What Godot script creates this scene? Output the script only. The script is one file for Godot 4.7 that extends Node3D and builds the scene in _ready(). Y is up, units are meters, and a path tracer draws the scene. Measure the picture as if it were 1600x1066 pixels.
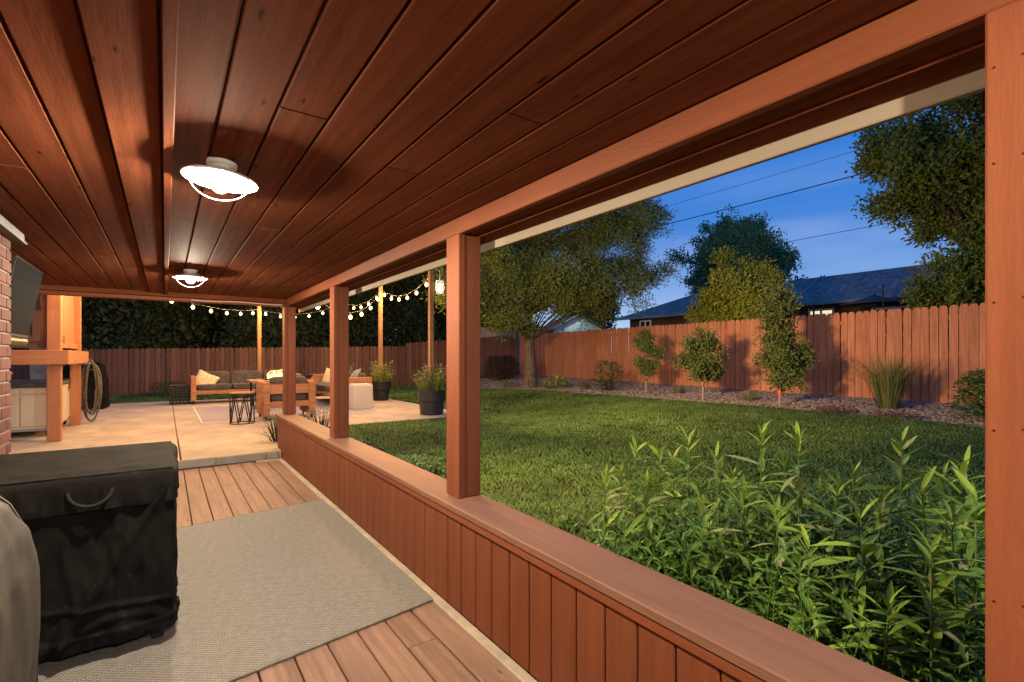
extends Node3D
# A covered timber porch at dusk that looks out on a lawn, a patio with a lounge set, fences, trees and houses behind.
# X runs to the right across the porch, y up, and F (forward along the porch) is -z: V(x, y, f).

var rng := RandomNumberGenerator.new()
var taken := {}
var M := {}
var T := {}

func V(x: float, y: float, f: float) -> Vector3:
	return Vector3(x, y, -f)

# ---------------------------------------------------------------- mesh builder
class MB:
	var v := PackedVector3Array()
	var n := PackedVector3Array()
	var t := PackedVector2Array()
	var c := PackedColorArray()
	var col := Color.WHITE
	var uvo := Vector2.ZERO
	var la := 0
	func tri(a: Vector3, b: Vector3, d: Vector3, na: Vector3, nb: Vector3, nd: Vector3, ua: Vector2, ub: Vector2, ud: Vector2) -> void:
		if (b - a).cross(d - a).dot(na + nb + nd) > 0.0:
			v.append_array([a, d, b]); n.append_array([na, nd, nb]); t.append_array([ua, ud, ub])
		else:
			v.append_array([a, b, d]); n.append_array([na, nb, nd]); t.append_array([ua, ub, ud])
		c.append_array([col, col, col])
	func puv(p: Vector3, nn: Vector3) -> Vector2:
		var an := nn.abs()
		var k := 0
		if an.y > an.x and an.y >= an.z: k = 1
		elif an.z > an.x: k = 2
		var l := la
		if l == k: l = (k + 1) % 3
		var o := 3 - k - l
		return Vector2(p[l], p[o]) + uvo
	func quad(a: Vector3, b: Vector3, d: Vector3, e: Vector3, nn: Vector3) -> void:
		var ua := puv(a, nn); var ub := puv(b, nn); var ud := puv(d, nn); var ue := puv(e, nn)
		tri(a, b, d, nn, nn, nn, ua, ub, ud)
		tri(a, d, e, nn, nn, nn, ua, ud, ue)
	func box(ctr: Vector3, size: Vector3, bev := 0.0, xf := Transform3D.IDENTITY) -> void:
		var h := size * 0.5
		la = 0
		if size.y > size.x and size.y >= size.z: la = 1
		elif size.z > size.x: la = 2
		var from := v.size()
		var b := minf(bev, minf(h.x, minf(h.y, h.z)) * 0.8)
		for i in 3:
			var j := (i + 1) % 3
			var k := (i + 2) % 3
			for s in [-1.0, 1.0]:
				var nn := Vector3.ZERO
				nn[i] = s
				var q := []
				for p in [[-1, -1], [1, -1], [1, 1], [-1, 1]]:
					var w := Vector3.ZERO
					w[i] = s * h[i]; w[j] = p[0] * (h[j] - b); w[k] = p[1] * (h[k] - b)
					q.append(w)
				quad(q[0], q[1], q[2], q[3], nn)
		if b > 0.0:
			for i in 3:
				var j := (i + 1) % 3
				var k := (i + 2) % 3
				for sj in [-1.0, 1.0]:
					for sk in [-1.0, 1.0]:
						var q := []
						for m in [[-1.0, 0], [1.0, 0], [1.0, 1], [-1.0, 1]]:
							var w := Vector3.ZERO
							w[i] = m[0] * (h[i] - b)
							w[j] = sj * (h[j] if m[1] == 0 else h[j] - b)
							w[k] = sk * (h[k] if m[1] == 1 else h[k] - b)
							q.append(w)
						var nn := Vector3.ZERO
						nn[j] = sj; nn[k] = sk
						quad(q[0], q[1], q[2], q[3], nn.normalized())
			for sx in [-1.0, 1.0]:
				for sy in [-1.0, 1.0]:
					for sz in [-1.0, 1.0]:
						var s3 := Vector3(sx, sy, sz)
						var q := []
						for i in 3:
							var w := (h - Vector3(b, b, b)) * s3
							w[i] = h[i] * s3[i]
							q.append(w)
						var nn := s3.normalized()
						tri(q[0], q[1], q[2], nn, nn, nn, puv(q[0], nn), puv(q[1], nn), puv(q[2], nn))
		var full := xf * Transform3D(Basis.IDENTITY, ctr)
		for i in range(from, v.size()):
			v[i] = full * v[i]
			n[i] = (full.basis * n[i]).normalized()
	func bar(a: Vector3, b: Vector3, w: float, h: float, bev := 0.0) -> void:   # a beam from a to b, w wide and h high
		var z := (b - a).normalized()
		var up := Vector3.UP if absf(z.y) < 0.95 else Vector3.RIGHT
		var x := up.cross(z).normalized()
		var y := z.cross(x)
		box(Vector3.ZERO, Vector3(w, h, a.distance_to(b)), bev, Transform3D(Basis(x, y, z), (a + b) * 0.5))
	func tube(pts: Array, rad: Array, sides := 6, caps := true) -> void:
		var m := pts.size()
		var rings := []
		var norms := []
		var x := Vector3.ZERO
		var run := 0.0
		var runs := []
		for i in m:
			var d: Vector3 = ((pts[mini(i + 1, m - 1)] - pts[maxi(i - 1, 0)]) as Vector3).normalized()
			if i == 0:
				x = d.cross(Vector3.UP if absf(d.y) < 0.9 else Vector3.RIGHT).normalized()
			else:
				x = (x - d * x.dot(d)).normalized()
				run += (pts[i] as Vector3).distance_to(pts[i - 1])
			var y := d.cross(x)
			var ring := []
			var nr := []
			for k in sides:
				var an := TAU * k / sides
				var dir := x * cos(an) + y * sin(an)
				ring.append(pts[i] + dir * rad[i])
				nr.append(dir)
			rings.append(ring); norms.append(nr); runs.append(run)
		for i in m - 1:
			for k in sides:
				var k2 := (k + 1) % sides
				var w: float = TAU * rad[i] / sides
				var u0 := Vector2(runs[i], w * k) + uvo; var u1 := Vector2(runs[i + 1], w * k) + uvo
				var u2 := Vector2(runs[i + 1], w * (k + 1)) + uvo; var u3 := Vector2(runs[i], w * (k + 1)) + uvo
				tri(rings[i][k], rings[i + 1][k], rings[i + 1][k2], norms[i][k], norms[i + 1][k], norms[i + 1][k2], u0, u1, u2)
				tri(rings[i][k], rings[i + 1][k2], rings[i][k2], norms[i][k], norms[i + 1][k2], norms[i][k2], u0, u2, u3)
		if caps:
			for e in [0, m - 1]:
				var d: Vector3 = ((pts[e] - pts[1 if e == 0 else m - 2]) as Vector3).normalized()
				for k in sides:
					tri(pts[e], rings[e][k], rings[e][(k + 1) % sides], d, d, d, uvo, uvo + Vector2(0.01, 0), uvo + Vector2(0, 0.01))
	func lathe(prof: Array, sides: int, xf := Transform3D.IDENTITY) -> void:   # prof: Vector2(radius, height)
		for i in prof.size() - 1:
			var a: Vector2 = prof[i]
			var b: Vector2 = prof[i + 1]
			var d := (b - a).normalized()
			for k in sides:
				var q := []
				var nn := []
				for m in [[a, k], [b, k], [b, k + 1], [a, k + 1]]:
					var an: float = TAU * (m[1] % sides) / sides
					var p2: Vector2 = m[0]
					q.append(xf * Vector3(cos(an) * p2.x, p2.y, sin(an) * p2.x))
					nn.append((xf.basis * Vector3(cos(an) * d.y, -d.x, sin(an) * d.y)).normalized())
				var w := TAU * maxf(a.x, b.x) / sides
				var u0 := Vector2(a.y + a.x, w * k) + uvo; var u1 := Vector2(b.y + b.x, w * k) + uvo
				var u2 := Vector2(b.y + b.x, w * (k + 1)) + uvo; var u3 := Vector2(a.y + a.x, w * (k + 1)) + uvo
				if b.x > 1e-5: tri(q[0], q[1], q[2], nn[0], nn[1], nn[2], u0, u1, u2)
				if a.x > 1e-5: tri(q[0], q[2], q[3], nn[0], nn[2], nn[3], u0, u2, u3)
	func prism(poly: Array, depth: float, xf := Transform3D.IDENTITY) -> void:
		var pk := PackedVector2Array(poly)
		var idx := Geometry2D.triangulate_polygon(pk)
		for s in [-0.5, 0.5]:
			var nn := (xf.basis * Vector3(0, 0, signf(s))).normalized()
			for i in range(0, idx.size(), 3):
				var q := []
				for k in 3:
					q.append(xf * Vector3(pk[idx[i + k]].x, pk[idx[i + k]].y, s * depth))
				tri(q[0], q[1], q[2], nn, nn, nn, pk[idx[i]] + uvo, pk[idx[i + 1]] + uvo, pk[idx[i + 2]] + uvo)
		var ccw := 0.0
		for i in pk.size():
			ccw += pk[i].cross(pk[(i + 1) % pk.size()])
		for i in pk.size():
			var a := pk[i]
			var b := pk[(i + 1) % pk.size()]
			var d := (b - a).normalized()
			var o := Vector3(d.y, -d.x, 0) * signf(ccw)
			var nn := (xf.basis * o).normalized()
			var q := [xf * Vector3(a.x, a.y, -depth / 2), xf * Vector3(b.x, b.y, -depth / 2), xf * Vector3(b.x, b.y, depth / 2), xf * Vector3(a.x, a.y, depth / 2)]
			quad(q[0], q[1], q[2], q[3], nn)
	func grid(nu: int, nv: int, fn: Callable, flip := false) -> void:
		var p := []
		for j in nv + 1:
			for i in nu + 1:
				p.append(fn.call(float(i) / nu, float(j) / nv))
		var nn := []
		for j in nv + 1:
			for i in nu + 1:
				var du: Vector3 = p[j * (nu + 1) + mini(i + 1, nu)] - p[j * (nu + 1) + maxi(i - 1, 0)]
				var dv: Vector3 = p[mini(j + 1, nv) * (nu + 1) + i] - p[maxi(j - 1, 0) * (nu + 1) + i]
				var w := du.cross(dv).normalized()
				nn.append(-w if flip else w)
		for j in nv:
			for i in nu:
				var a := j * (nu + 1) + i
				var b := a + 1
				var d := a + nu + 2
				var e := a + nu + 1
				var ua := Vector2(float(i) / nu, float(j) / nv); var ub := Vector2(float(i + 1) / nu, float(j) / nv)
				var ud := Vector2(float(i + 1) / nu, float(j + 1) / nv); var ue := Vector2(float(i) / nu, float(j + 1) / nv)
				tri(p[a], p[b], p[d], nn[a], nn[b], nn[d], ua, ub, ud)
				tri(p[a], p[d], p[e], nn[a], nn[d], nn[e], ua, ud, ue)
	func leaf(base: Vector3, dir: Vector3, up: Vector3, l: float, w: float, droop := 0.15) -> void:
		var side := dir.cross(up).normalized()
		var top := side.cross(dir).normalized()
		var m := base + dir * l * 0.45 + top * l * droop * 0.35
		var tip := base + dir * l - top * l * droop
		var a := m + side * w * 0.5 + top * w * 0.18
		var b := m - side * w * 0.5 + top * w * 0.18
		for q in [[base, a, m], [base, m, b], [a, tip, m], [m, tip, b]]:
			var nn: Vector3 = (q[1] - q[0]).cross(q[2] - q[0]).normalized()
			if nn.dot(top) < 0: nn = -nn
			tri(q[0], q[1], q[2], nn, nn, nn, Vector2(0, 0), Vector2(1, 0), Vector2(1, 1))
	func mesh(colors := false) -> ArrayMesh:
		var arr := []
		arr.resize(Mesh.ARRAY_MAX)
		arr[Mesh.ARRAY_VERTEX] = v; arr[Mesh.ARRAY_NORMAL] = n; arr[Mesh.ARRAY_TEX_UV] = t
		if colors: arr[Mesh.ARRAY_COLOR] = c
		var m := ArrayMesh.new()
		m.add_surface_from_arrays(Mesh.PRIMITIVE_TRIANGLES, arr)
		return m
	func smooth() -> ArrayMesh:
		var st := SurfaceTool.new()
		st.begin(Mesh.PRIMITIVE_TRIANGLES)
		st.set_smooth_group(0)
		for i in v.size():
			st.set_uv(t[i]); st.set_normal(n[i]); st.add_vertex(v[i])
		st.generate_normals()
		return st.commit()

func boxm(size: Vector3, bev := 0.0, off := Vector2.ZERO) -> ArrayMesh:
	var b := MB.new()
	b.uvo = off
	b.box(Vector3.ZERO, size, bev)
	return b.mesh()

# ---------------------------------------------------------------- nodes
func numbered(called: String) -> String:
	var k: int = taken.get(called, 0)
	taken[called] = k + 1
	return called if k == 0 else "%s_%03d" % [called, k]

func tag(o: Node, label: String, category: String, group := "", kind := "") -> Node:
	if label: o.set_meta("label", label)
	if category: o.set_meta("category", category)
	if group: o.set_meta("group", group)
	if kind: o.set_meta("kind", kind)
	return o

func thing(called: String, label: String, category: String, at := Vector3.ZERO, turn := 0.0, group := "", kind := "") -> Node3D:
	var o := Node3D.new()
	o.name = numbered(called)
	add_child(o)
	o.position = at
	o.rotation.y = turn
	tag(o, label, category, group, kind)
	return o

func part(called: String, mesh: Mesh, m: Material, parent: Node, at := Vector3.ZERO, turn := Vector3.ZERO) -> MeshInstance3D:
	var o := MeshInstance3D.new()
	o.name = called if parent != self else numbered(called)
	o.mesh = mesh
	o.material_override = m
	o.position = at
	o.rotation = turn
	parent.add_child(o, true)
	return o

func scatter(called: String, mesh: Mesh, m: Material, xfs: Array, cols: Array, parent: Node) -> MultiMeshInstance3D:
	var mm := MultiMesh.new()
	mm.transform_format = MultiMesh.TRANSFORM_3D
	mm.use_colors = cols.size() > 0
	mm.mesh = mesh
	mm.instance_count = xfs.size()
	for i in xfs.size():
		mm.set_instance_transform(i, xfs[i])
		if cols.size(): mm.set_instance_color(i, cols[i])
	var o := MultiMeshInstance3D.new()
	o.name = called if parent != self else numbered(called)
	o.multimesh = mm
	o.material_override = m
	parent.add_child(o, true)
	return o

# ---------------------------------------------------------------- textures and materials
func noise_img(w: int, h: int, fw: int, fh: int, freq: float, sd: int, oct := 4, ridged := false) -> PackedByteArray:
	var nz := FastNoiseLite.new()
	nz.seed = sd
	nz.frequency = freq
	nz.noise_type = FastNoiseLite.TYPE_SIMPLEX_SMOOTH
	nz.fractal_type = FastNoiseLite.FRACTAL_RIDGED if ridged else FastNoiseLite.FRACTAL_FBM
	nz.fractal_octaves = oct
	var im := nz.get_seamless_image(w, h)
	im.convert(Image.FORMAT_L8)
	if w != fw or h != fh: im.resize(fw, fh, Image.INTERPOLATE_CUBIC)
	return im.get_data()

func tex_l(data: PackedByteArray, w: int, h: int) -> ImageTexture:
	return ImageTexture.create_from_image(Image.create_from_data(w, h, false, Image.FORMAT_L8, data))

func nrm(data: PackedByteArray, w: int, h: int, scale: float) -> ImageTexture:
	var im := Image.create_from_data(w, h, false, Image.FORMAT_L8, data)
	im.convert(Image.FORMAT_RGBA8)
	im.bump_map_to_normal_map(scale)
	return ImageTexture.create_from_image(im)

func make_textures() -> void:
	# wood grain: 2.4 m x 0.3 m, along u
	var w := 1024
	var h := 256
	var a := noise_img(48, 256, w, h, 0.035, 1, 3)
	var b := noise_img(160, 256, w, h, 0.16, 2, 3)
	var d := noise_img(64, 64, w, h, 0.03, 3, 3)
	var out := PackedByteArray(); out.resize(w * h)
	var r2 := RandomNumberGenerator.new(); r2.seed = 5
	var knots := []
	for k in 5: knots.append([r2.randf() * w, r2.randf() * h, r2.randf_range(3, 6)])
	for y in h:
		for x in w:
			var i := y * w + x
			var g := 0.84 + (a[i] - 128) / 255.0 * 0.13 + (b[i] - 128) / 255.0 * 0.10 + (d[i] - 128) / 255.0 * 0.16
			out[i] = clampi(int(g * 255), 20, 255)
	for k in knots:
		for dy in range(-16, 17):
			for dx in range(-24, 25):
				var xx := (int(k[0]) + dx + w) % w
				var yy := (int(k[1]) + dy + h) % h
				var rr: float = sqrt(dx * dx * 0.25 + dy * dy) / k[2]
				if rr < 1.6:
					var f := clampf(0.42 + 0.45 * rr + 0.1 * sin(rr * 9.0), 0.35, 1.0)
					out[yy * w + xx] = int(out[yy * w + xx] * minf(1.0, f))
	T.wood = tex_l(out, w, h)
	var soft := PackedByteArray(); soft.resize(w * h)
	for i in w * h:
		soft[i] = clampi(int((0.91 + (a[i] - 128) / 255.0 * 0.05 + (b[i] - 128) / 255.0 * 0.05 + (d[i] - 128) / 255.0 * 0.10) * 255), 20, 255)
	T.paint = tex_l(soft, w, h)
	T.wood_n = nrm(b, w, h, 1.4)
	# dull patches and speckle: concrete, 2 m
	a = noise_img(64, 64, 512, 512, 0.03, 11, 4)
	b = noise_img(512, 512, 512, 512, 0.25, 12, 3)
	d = noise_img(128, 128, 512, 512, 0.05, 13, 5)
	out = PackedByteArray(); out.resize(512 * 512)
	for i in out.size():
		var g := 0.84 + (a[i] - 128) / 255.0 * 0.15 + (b[i] - 128) / 255.0 * 0.10 + (d[i] - 128) / 255.0 * 0.10
		out[i] = clampi(int(g * 255), 20, 255)
	T.concrete = tex_l(out, 512, 512)
	T.concrete_n = nrm(b, 512, 512, 1.5)
	# fine cloth and dust
	a = noise_img(128, 128, 512, 512, 0.02, 21, 4)
	b = noise_img(512, 512, 512, 512, 0.3, 22, 2)
	out = PackedByteArray(); out.resize(512 * 512)
	for y in 512:
		for x in 512:
			var i := y * 512 + x
			var g := 0.78 + (a[i] - 128) / 255.0 * 0.36 + (b[i] - 128) / 255.0 * 0.12 + (0.05 if (x + y) % 3 == 0 else 0.0)
			out[i] = clampi(int(g * 255), 20, 255)
	T.cloth = tex_l(out, 512, 512)
	T.cloth_n = nrm(b, 512, 512, 1.0)
	T.wear = tex_l(noise_img(256, 256, 512, 512, 0.02, 24, 5), 512, 512)
	# herringbone weave: 512 px = 0.32 m, zigzag columns run along v
	a = noise_img(128, 128, 512, 512, 0.06, 31, 4)
	b = noise_img(512, 512, 512, 512, 0.35, 32, 2)
	out = PackedByteArray(); out.resize(512 * 512)
	for y in 512:
		for x in 512:
			var i := y * 512 + x
			var ph := absi((x % 32) - 16)
			var s := (y * 2 + ph * 3) % 48
			var g := 0.60 if s < 19 else 0.93
			if x % 16 == 0: g -= 0.12
			g += (a[i] - 128) / 255.0 * 0.10 + (b[i] - 128) / 255.0 * 0.14
			out[i] = clampi(int(g * 255), 20, 255)
	T.herring = tex_l(out, 512, 512)
	T.herring_n = nrm(out, 512, 512, 1.2)
	# pale print of the patio rug: bands of lozenges
	out = PackedByteArray(); out.resize(512 * 512)
	for y in 512:
		for x in 512:
			var band := int(y / 32.0) % 4
			var yy := y % 32
			var dark := false
			if yy < 4: dark = true
			elif band == 0: dark = absi((x % 32) - 16) + absi(yy - 17) < 9
			elif band == 1: dark = (x + yy) % 16 < 7
			elif band == 2: dark = absi(absi((x % 48) - 24) - (yy - 4)) < 4
			else: dark = (x / 12 + yy / 10) % 2 == 0
			out[y * 512 + x] = clampi(int((0.46 if dark else 0.92) * 255 + (b[y * 512 + x] - 128) * 0.3), 0, 255)
	T.rugprint = tex_l(out, 512, 512)
	# pillow print: cream with loose green, ochre and rust blots
	var n1 := noise_img(128, 128, 256, 256, 0.09, 41, 2)
	var n2 := noise_img(128, 128, 256, 256, 0.11, 42, 2)
	var rgb := PackedByteArray(); rgb.resize(256 * 256 * 3)
	for i in 256 * 256:
		var cc := Color(0.86, 0.82, 0.72)
		if n1[i] > 150: cc = Color(0.56, 0.60, 0.42)
		elif n2[i] > 158: cc = Color(0.78, 0.55, 0.30)
		elif n1[i] < 88: cc = Color(0.62, 0.66, 0.60)
		elif n2[i] < 84: cc = Color(0.72, 0.42, 0.30)
		rgb[i * 3] = int(cc.r * 255); rgb[i * 3 + 1] = int(cc.g * 255); rgb[i * 3 + 2] = int(cc.b * 255)
	T.pillow = ImageTexture.create_from_image(Image.create_from_data(256, 256, false, Image.FORMAT_RGB8, rgb))
	# bark: deep furrows along u
	a = noise_img(48, 128, 256, 256, 0.07, 51, 4, true)
	b = noise_img(256, 256, 256, 256, 0.1, 52, 3)
	out = PackedByteArray(); out.resize(256 * 256)
	for i in out.size():
		out[i] = clampi(int((0.35 + a[i] / 255.0 * 0.5 + (b[i] - 128) / 255.0 * 0.3) * 255), 20, 255)
	T.bark = tex_l(out, 256, 256)
	T.bark_n = nrm(out, 256, 256, 5.0)
	# far shingles: courses of tabs, 2 m
	out = PackedByteArray(); out.resize(512 * 512)
	r2.seed = 9
	var tabs := {}
	for y in 512:
		for x in 512:
			var row := y / 36
			var tb := (x + (row % 3) * 25) / 64
			var key := row * 100 + tb
			if not tabs.has(key): tabs[key] = r2.randf_range(0.62, 0.98)
			var g: float = tabs[key]
			if y % 36 < 4: g *= 0.6
			out[y * 512 + x] = int(g * 255)
	T.shingle = tex_l(out, 512, 512)
	# turf under the blades, 6 m
	a = noise_img(128, 128, 512, 512, 0.04, 61, 4)
	b = noise_img(512, 512, 512, 512, 0.3, 62, 3)
	out = PackedByteArray(); out.resize(512 * 512)
	for i in out.size():
		out[i] = clampi(int((0.62 + (a[i] - 128) / 255.0 * 0.5 + (b[i] - 128) / 255.0 * 0.5) * 255), 20, 255)
	T.turf = tex_l(out, 512, 512)
	T.turf_n = nrm(b, 512, 512, 4.0)

func lin(r: float, g: float, b: float, a := 1.0) -> Color:
	var c := Color(r, g, b, a).linear_to_srgb()
	c.a = a
	return c

func mat(called: String, c: Color, rough: float, tex = null, scale := Vector3.ONE, normal = null, nscale := 1.0) -> StandardMaterial3D:
	var m := StandardMaterial3D.new()
	m.resource_name = called
	m.albedo_color = c
	m.roughness = rough
	m.metallic_specular = 0.4
	if tex: m.albedo_texture = tex
	m.uv1_scale = scale
	if normal:
		m.normal_enabled = true
		m.normal_texture = normal
		m.normal_scale = nscale
	M[called] = m
	return m

func tri_mat(called: String, c: Color, rough: float, tex, scale: float, normal = null, nscale := 1.0) -> StandardMaterial3D:
	var m := mat(called, c, rough, tex, Vector3.ONE * scale, normal, nscale)
	m.uv1_triplanar = true
	m.uv1_world_triplanar = true
	return m

func foliage_mat(called: String, rough := 0.6) -> StandardMaterial3D:
	var m := mat(called, Color.WHITE, rough)
	m.vertex_color_use_as_albedo = true
	m.backlight_enabled = true
	m.backlight = Color(0.25, 0.28, 0.1)
	m.metallic_specular = 0.3
	return m

func woods(called: String, r: float, g: float, b: float, count: int, spread: float, rough := 0.62, ns := 0.5) -> void:
	var r2 := RandomNumberGenerator.new()
	r2.seed = called.hash()
	M[called + "_set"] = []
	for k in count:
		var f := 1.0 + r2.randf_range(-spread, spread)
		var g2 := 1.0 + r2.randf_range(-spread, spread) * 0.25
		var wm := mat("%s_%d" % [called, k], lin(r * f, g * f * g2, b * f * g2), rough, T.paint if called in ["stain", "panel", "cap", "orange"] else T.wood, Vector3(1 / 2.4, 1 / 0.3, 1), T.wood_n, ns)
		wm.metallic_specular = 0.06 if called == "ceiling" else 0.28
		M[called + "_set"].append(wm)

func pick(called: String) -> Material:
	var s: Array = M[called + "_set"]
	return s[rng.randi() % s.size()]

func glow_mat(called: String, c: Color, energy: float, base := Color(0.9, 0.9, 0.88)) -> StandardMaterial3D:
	var m := mat(called, base, 0.4)
	m.emission_enabled = true
	m.emission = c
	m.emission_energy_multiplier = energy
	return m

func make_materials() -> void:
	woods("ceiling", 0.200, 0.064, 0.031, 6, 0.09, 0.74, 0.12)
	woods("stain", 0.235, 0.072, 0.032, 5, 0.08, 0.60, 0.35)
	woods("panel", 0.230, 0.072, 0.032, 5, 0.09, 0.58, 0.35)
	woods("cap", 0.260, 0.130, 0.084, 3, 0.06, 0.62, 0.35)
	woods("deck", 0.355, 0.215, 0.155, 6, 0.10, 0.62, 0.15)
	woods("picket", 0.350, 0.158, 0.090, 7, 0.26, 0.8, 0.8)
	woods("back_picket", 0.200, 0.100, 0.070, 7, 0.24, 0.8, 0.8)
	woods("timber", 0.440, 0.205, 0.100, 4, 0.10, 0.65, 0.6)
	woods("orange", 0.420, 0.175, 0.080, 4, 0.06, 0.62, 0.4)
	woods("pole", 0.360, 0.190, 0.092, 4, 0.06, 0.7, 0.5)
	mat("backing", lin(0.15, 0.055, 0.028), 0.9)
	mat("fascia", lin(0.29, 0.24, 0.18), 0.75)
	tri_mat("concrete", lin(0.53, 0.43, 0.30), 0.82, T.concrete, 0.5, T.concrete_n, 0.6)
	tri_mat("concrete_edge", lin(0.36, 0.33, 0.29), 0.9, T.concrete, 0.9, T.concrete_n, 1.0)
	tri_mat("footing", lin(0.60, 0.50, 0.38), 0.9, T.concrete, 2.0, T.concrete_n, 1.5)
	tri_mat("soil", lin(0.06, 0.045, 0.03), 0.95, T.concrete, 1.2, T.concrete_n, 2.0)
	tri_mat("turf", lin(0.055, 0.095, 0.022), 0.95, T.turf, 0.17, T.turf_n, 1.0)
	tri_mat("bed", lin(0.13, 0.10, 0.085), 0.95, T.turf, 0.5, T.turf_n, 1.0)
	var rk := []
	for k in 5:
		var f := 0.8 + 0.11 * k
		rk.append(tri_mat("brick_%d" % k, lin(0.235 * f, 0.083 * f, 0.060 * f), 0.85, T.concrete, 3.0 + k * 0.3, T.concrete_n, 1.2))
	M["brick_set"] = rk
	tri_mat("mortar", lin(0.52, 0.45, 0.38), 0.95, T.concrete, 4.0, T.concrete_n, 1.5)
	mat("rug", lin(0.315, 0.295, 0.265), 0.95, T.herring, Vector3(1 / 0.40, 1 / 0.40, 1))
	mat("rug_edge", lin(0.30, 0.26, 0.21), 0.95, T.cloth, Vector3(4, 4, 1))
	mat("patio_rug", lin(0.55, 0.48, 0.44), 0.95, T.rugprint, Vector3(1 / 1.1, 1 / 1.1, 1))
	mat("patio_rug_edge", lin(0.70, 0.64, 0.55), 0.95)
	tri_mat("black_cover", lin(0.0115, 0.0105, 0.0096), 0.88, T.cloth, 1.6, T.cloth_n, 0.4)
	M.black_cover.metallic_specular = 0.2
	tri_mat("taupe_cover", lin(0.052, 0.048, 0.042), 0.75, T.cloth, 1.1, T.cloth_n, 0.5)
	mat("strap", lin(0.009, 0.0085, 0.008), 0.9)
	tri_mat("cushion", lin(0.105, 0.092, 0.085), 0.95, T.cloth, 2.2, T.cloth_n, 0.5)
	mat("pillow", Color.WHITE, 0.95, T.pillow, Vector3(1.0, 1.0, 1))
	mat("black_metal", lin(0.016, 0.015, 0.014), 0.45).metallic = 0.3
	mat("rubber", lin(0.02, 0.02, 0.02), 0.7)
	mat("steel", lin(0.45, 0.45, 0.45), 0.35).metallic = 0.9
	mat("enamel", lin(0.78, 0.78, 0.76), 0.35)
	mat("white_wire", lin(0.75, 0.75, 0.73), 0.45)
	mat("cord", lin(0.03, 0.03, 0.028), 0.6)
	tri_mat("planter", lin(0.035, 0.037, 0.040), 0.5, T.cloth, 2.0, T.cloth_n, 0.3)
	tri_mat("white_stone", lin(0.50, 0.46, 0.40), 0.8, null, 1.5, T.concrete_n, 0.8)
	tri_mat("resin", lin(0.46, 0.39, 0.29), 0.5, T.wear, 1.5)
	M.resin.albedo_texture = null
	tri_mat("resin_top", lin(0.10, 0.085, 0.07), 0.55, T.cloth, 2.0)
	mat("screen", lin(0.008, 0.009, 0.010), 0.8).metallic_specular = 0.1
	mat("plastic_black", lin(0.02, 0.02, 0.02), 0.4)
	tri_mat("hose", lin(0.12, 0.10, 0.075), 0.55, T.cloth, 4.0)
	tri_mat("grey_box", lin(0.22, 0.23, 0.24), 0.6, T.cloth, 1.0)
	mat("bark", lin(0.210, 0.165, 0.120), 0.95, T.bark, Vector3(0.7, 1.2, 1), T.bark_n, 1.0)
	mat("bark_dark", lin(0.09, 0.07, 0.05), 0.95, T.bark, Vector3(0.7, 1.2, 1), T.bark_n, 1.0)
	mat("bark_pale", lin(0.42, 0.36, 0.28), 0.9, T.bark, Vector3(2, 3, 1))
	foliage_mat("leaves")
	foliage_mat("near_leaves", 0.42)
	foliage_mat("grass", 0.7)
	mat("stem", lin(0.10, 0.17, 0.045), 0.6)
	for k in 4:
		foliage_mat("leaf_%d" % k, 0.45)
		var m: StandardMaterial3D = M["leaf_%d" % k]
		m.vertex_color_use_as_albedo = false
		m.albedo_color = [lin(0.135, 0.235, 0.030), lin(0.095, 0.18, 0.028), lin(0.24, 0.36, 0.045), lin(0.24, 0.27, 0.10)][k]
	tri_mat("roof", lin(0.22, 0.22, 0.235), 0.9, T.shingle, 0.5)
	tri_mat("roof_brown", lin(0.06, 0.05, 0.045), 0.9, T.shingle, 0.5)
	tri_mat("house_brick", lin(0.10, 0.062, 0.048), 0.9, T.concrete, 1.5)
	mat("white_paint", lin(0.70, 0.70, 0.70), 0.6)
	mat("eave", lin(0.16, 0.155, 0.16), 0.7)
	mat("pale_siding", lin(0.55, 0.58, 0.60), 0.7)
	mat("beige_siding", lin(0.42, 0.34, 0.26), 0.7)
	mat("dark_glass", lin(0.02, 0.022, 0.026), 0.08)
	mat("canvas_dark", lin(0.035, 0.035, 0.04), 0.9)
	mat("canvas_white", lin(0.6, 0.6, 0.62), 0.9)
	glow_mat("bulb_white", Color(1.0, 0.93, 0.82), 14.0)
	glow_mat("bulb_warm", Color(1.0, 0.80, 0.50), 9.0)
	glow_mat("flame", Color(1.0, 0.78, 0.42), 5.0, Color(0.9, 0.6, 0.3))
	glow_mat("lit_window", Color(1.0, 0.93, 0.80), 0.9)
	glow_mat("lantern_glow", Color(1.0, 0.95, 0.85), 1.6)
	glow_mat("flood_glow", Color(1.0, 0.85, 0.66), 8.0)
	glow_mat("security_glow", Color(0.85, 1.0, 0.85), 12.0)
	mat("red_tape", lin(0.55, 0.03, 0.02), 0.5)

# ---------------------------------------------------------------- light and camera
const LAMP_ENERGY := 5.4
const BULB_ENERGY := 1.4
const LAWN_ENERGY := 20.0
const FLOOD_ENERGY := 105.0

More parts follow.
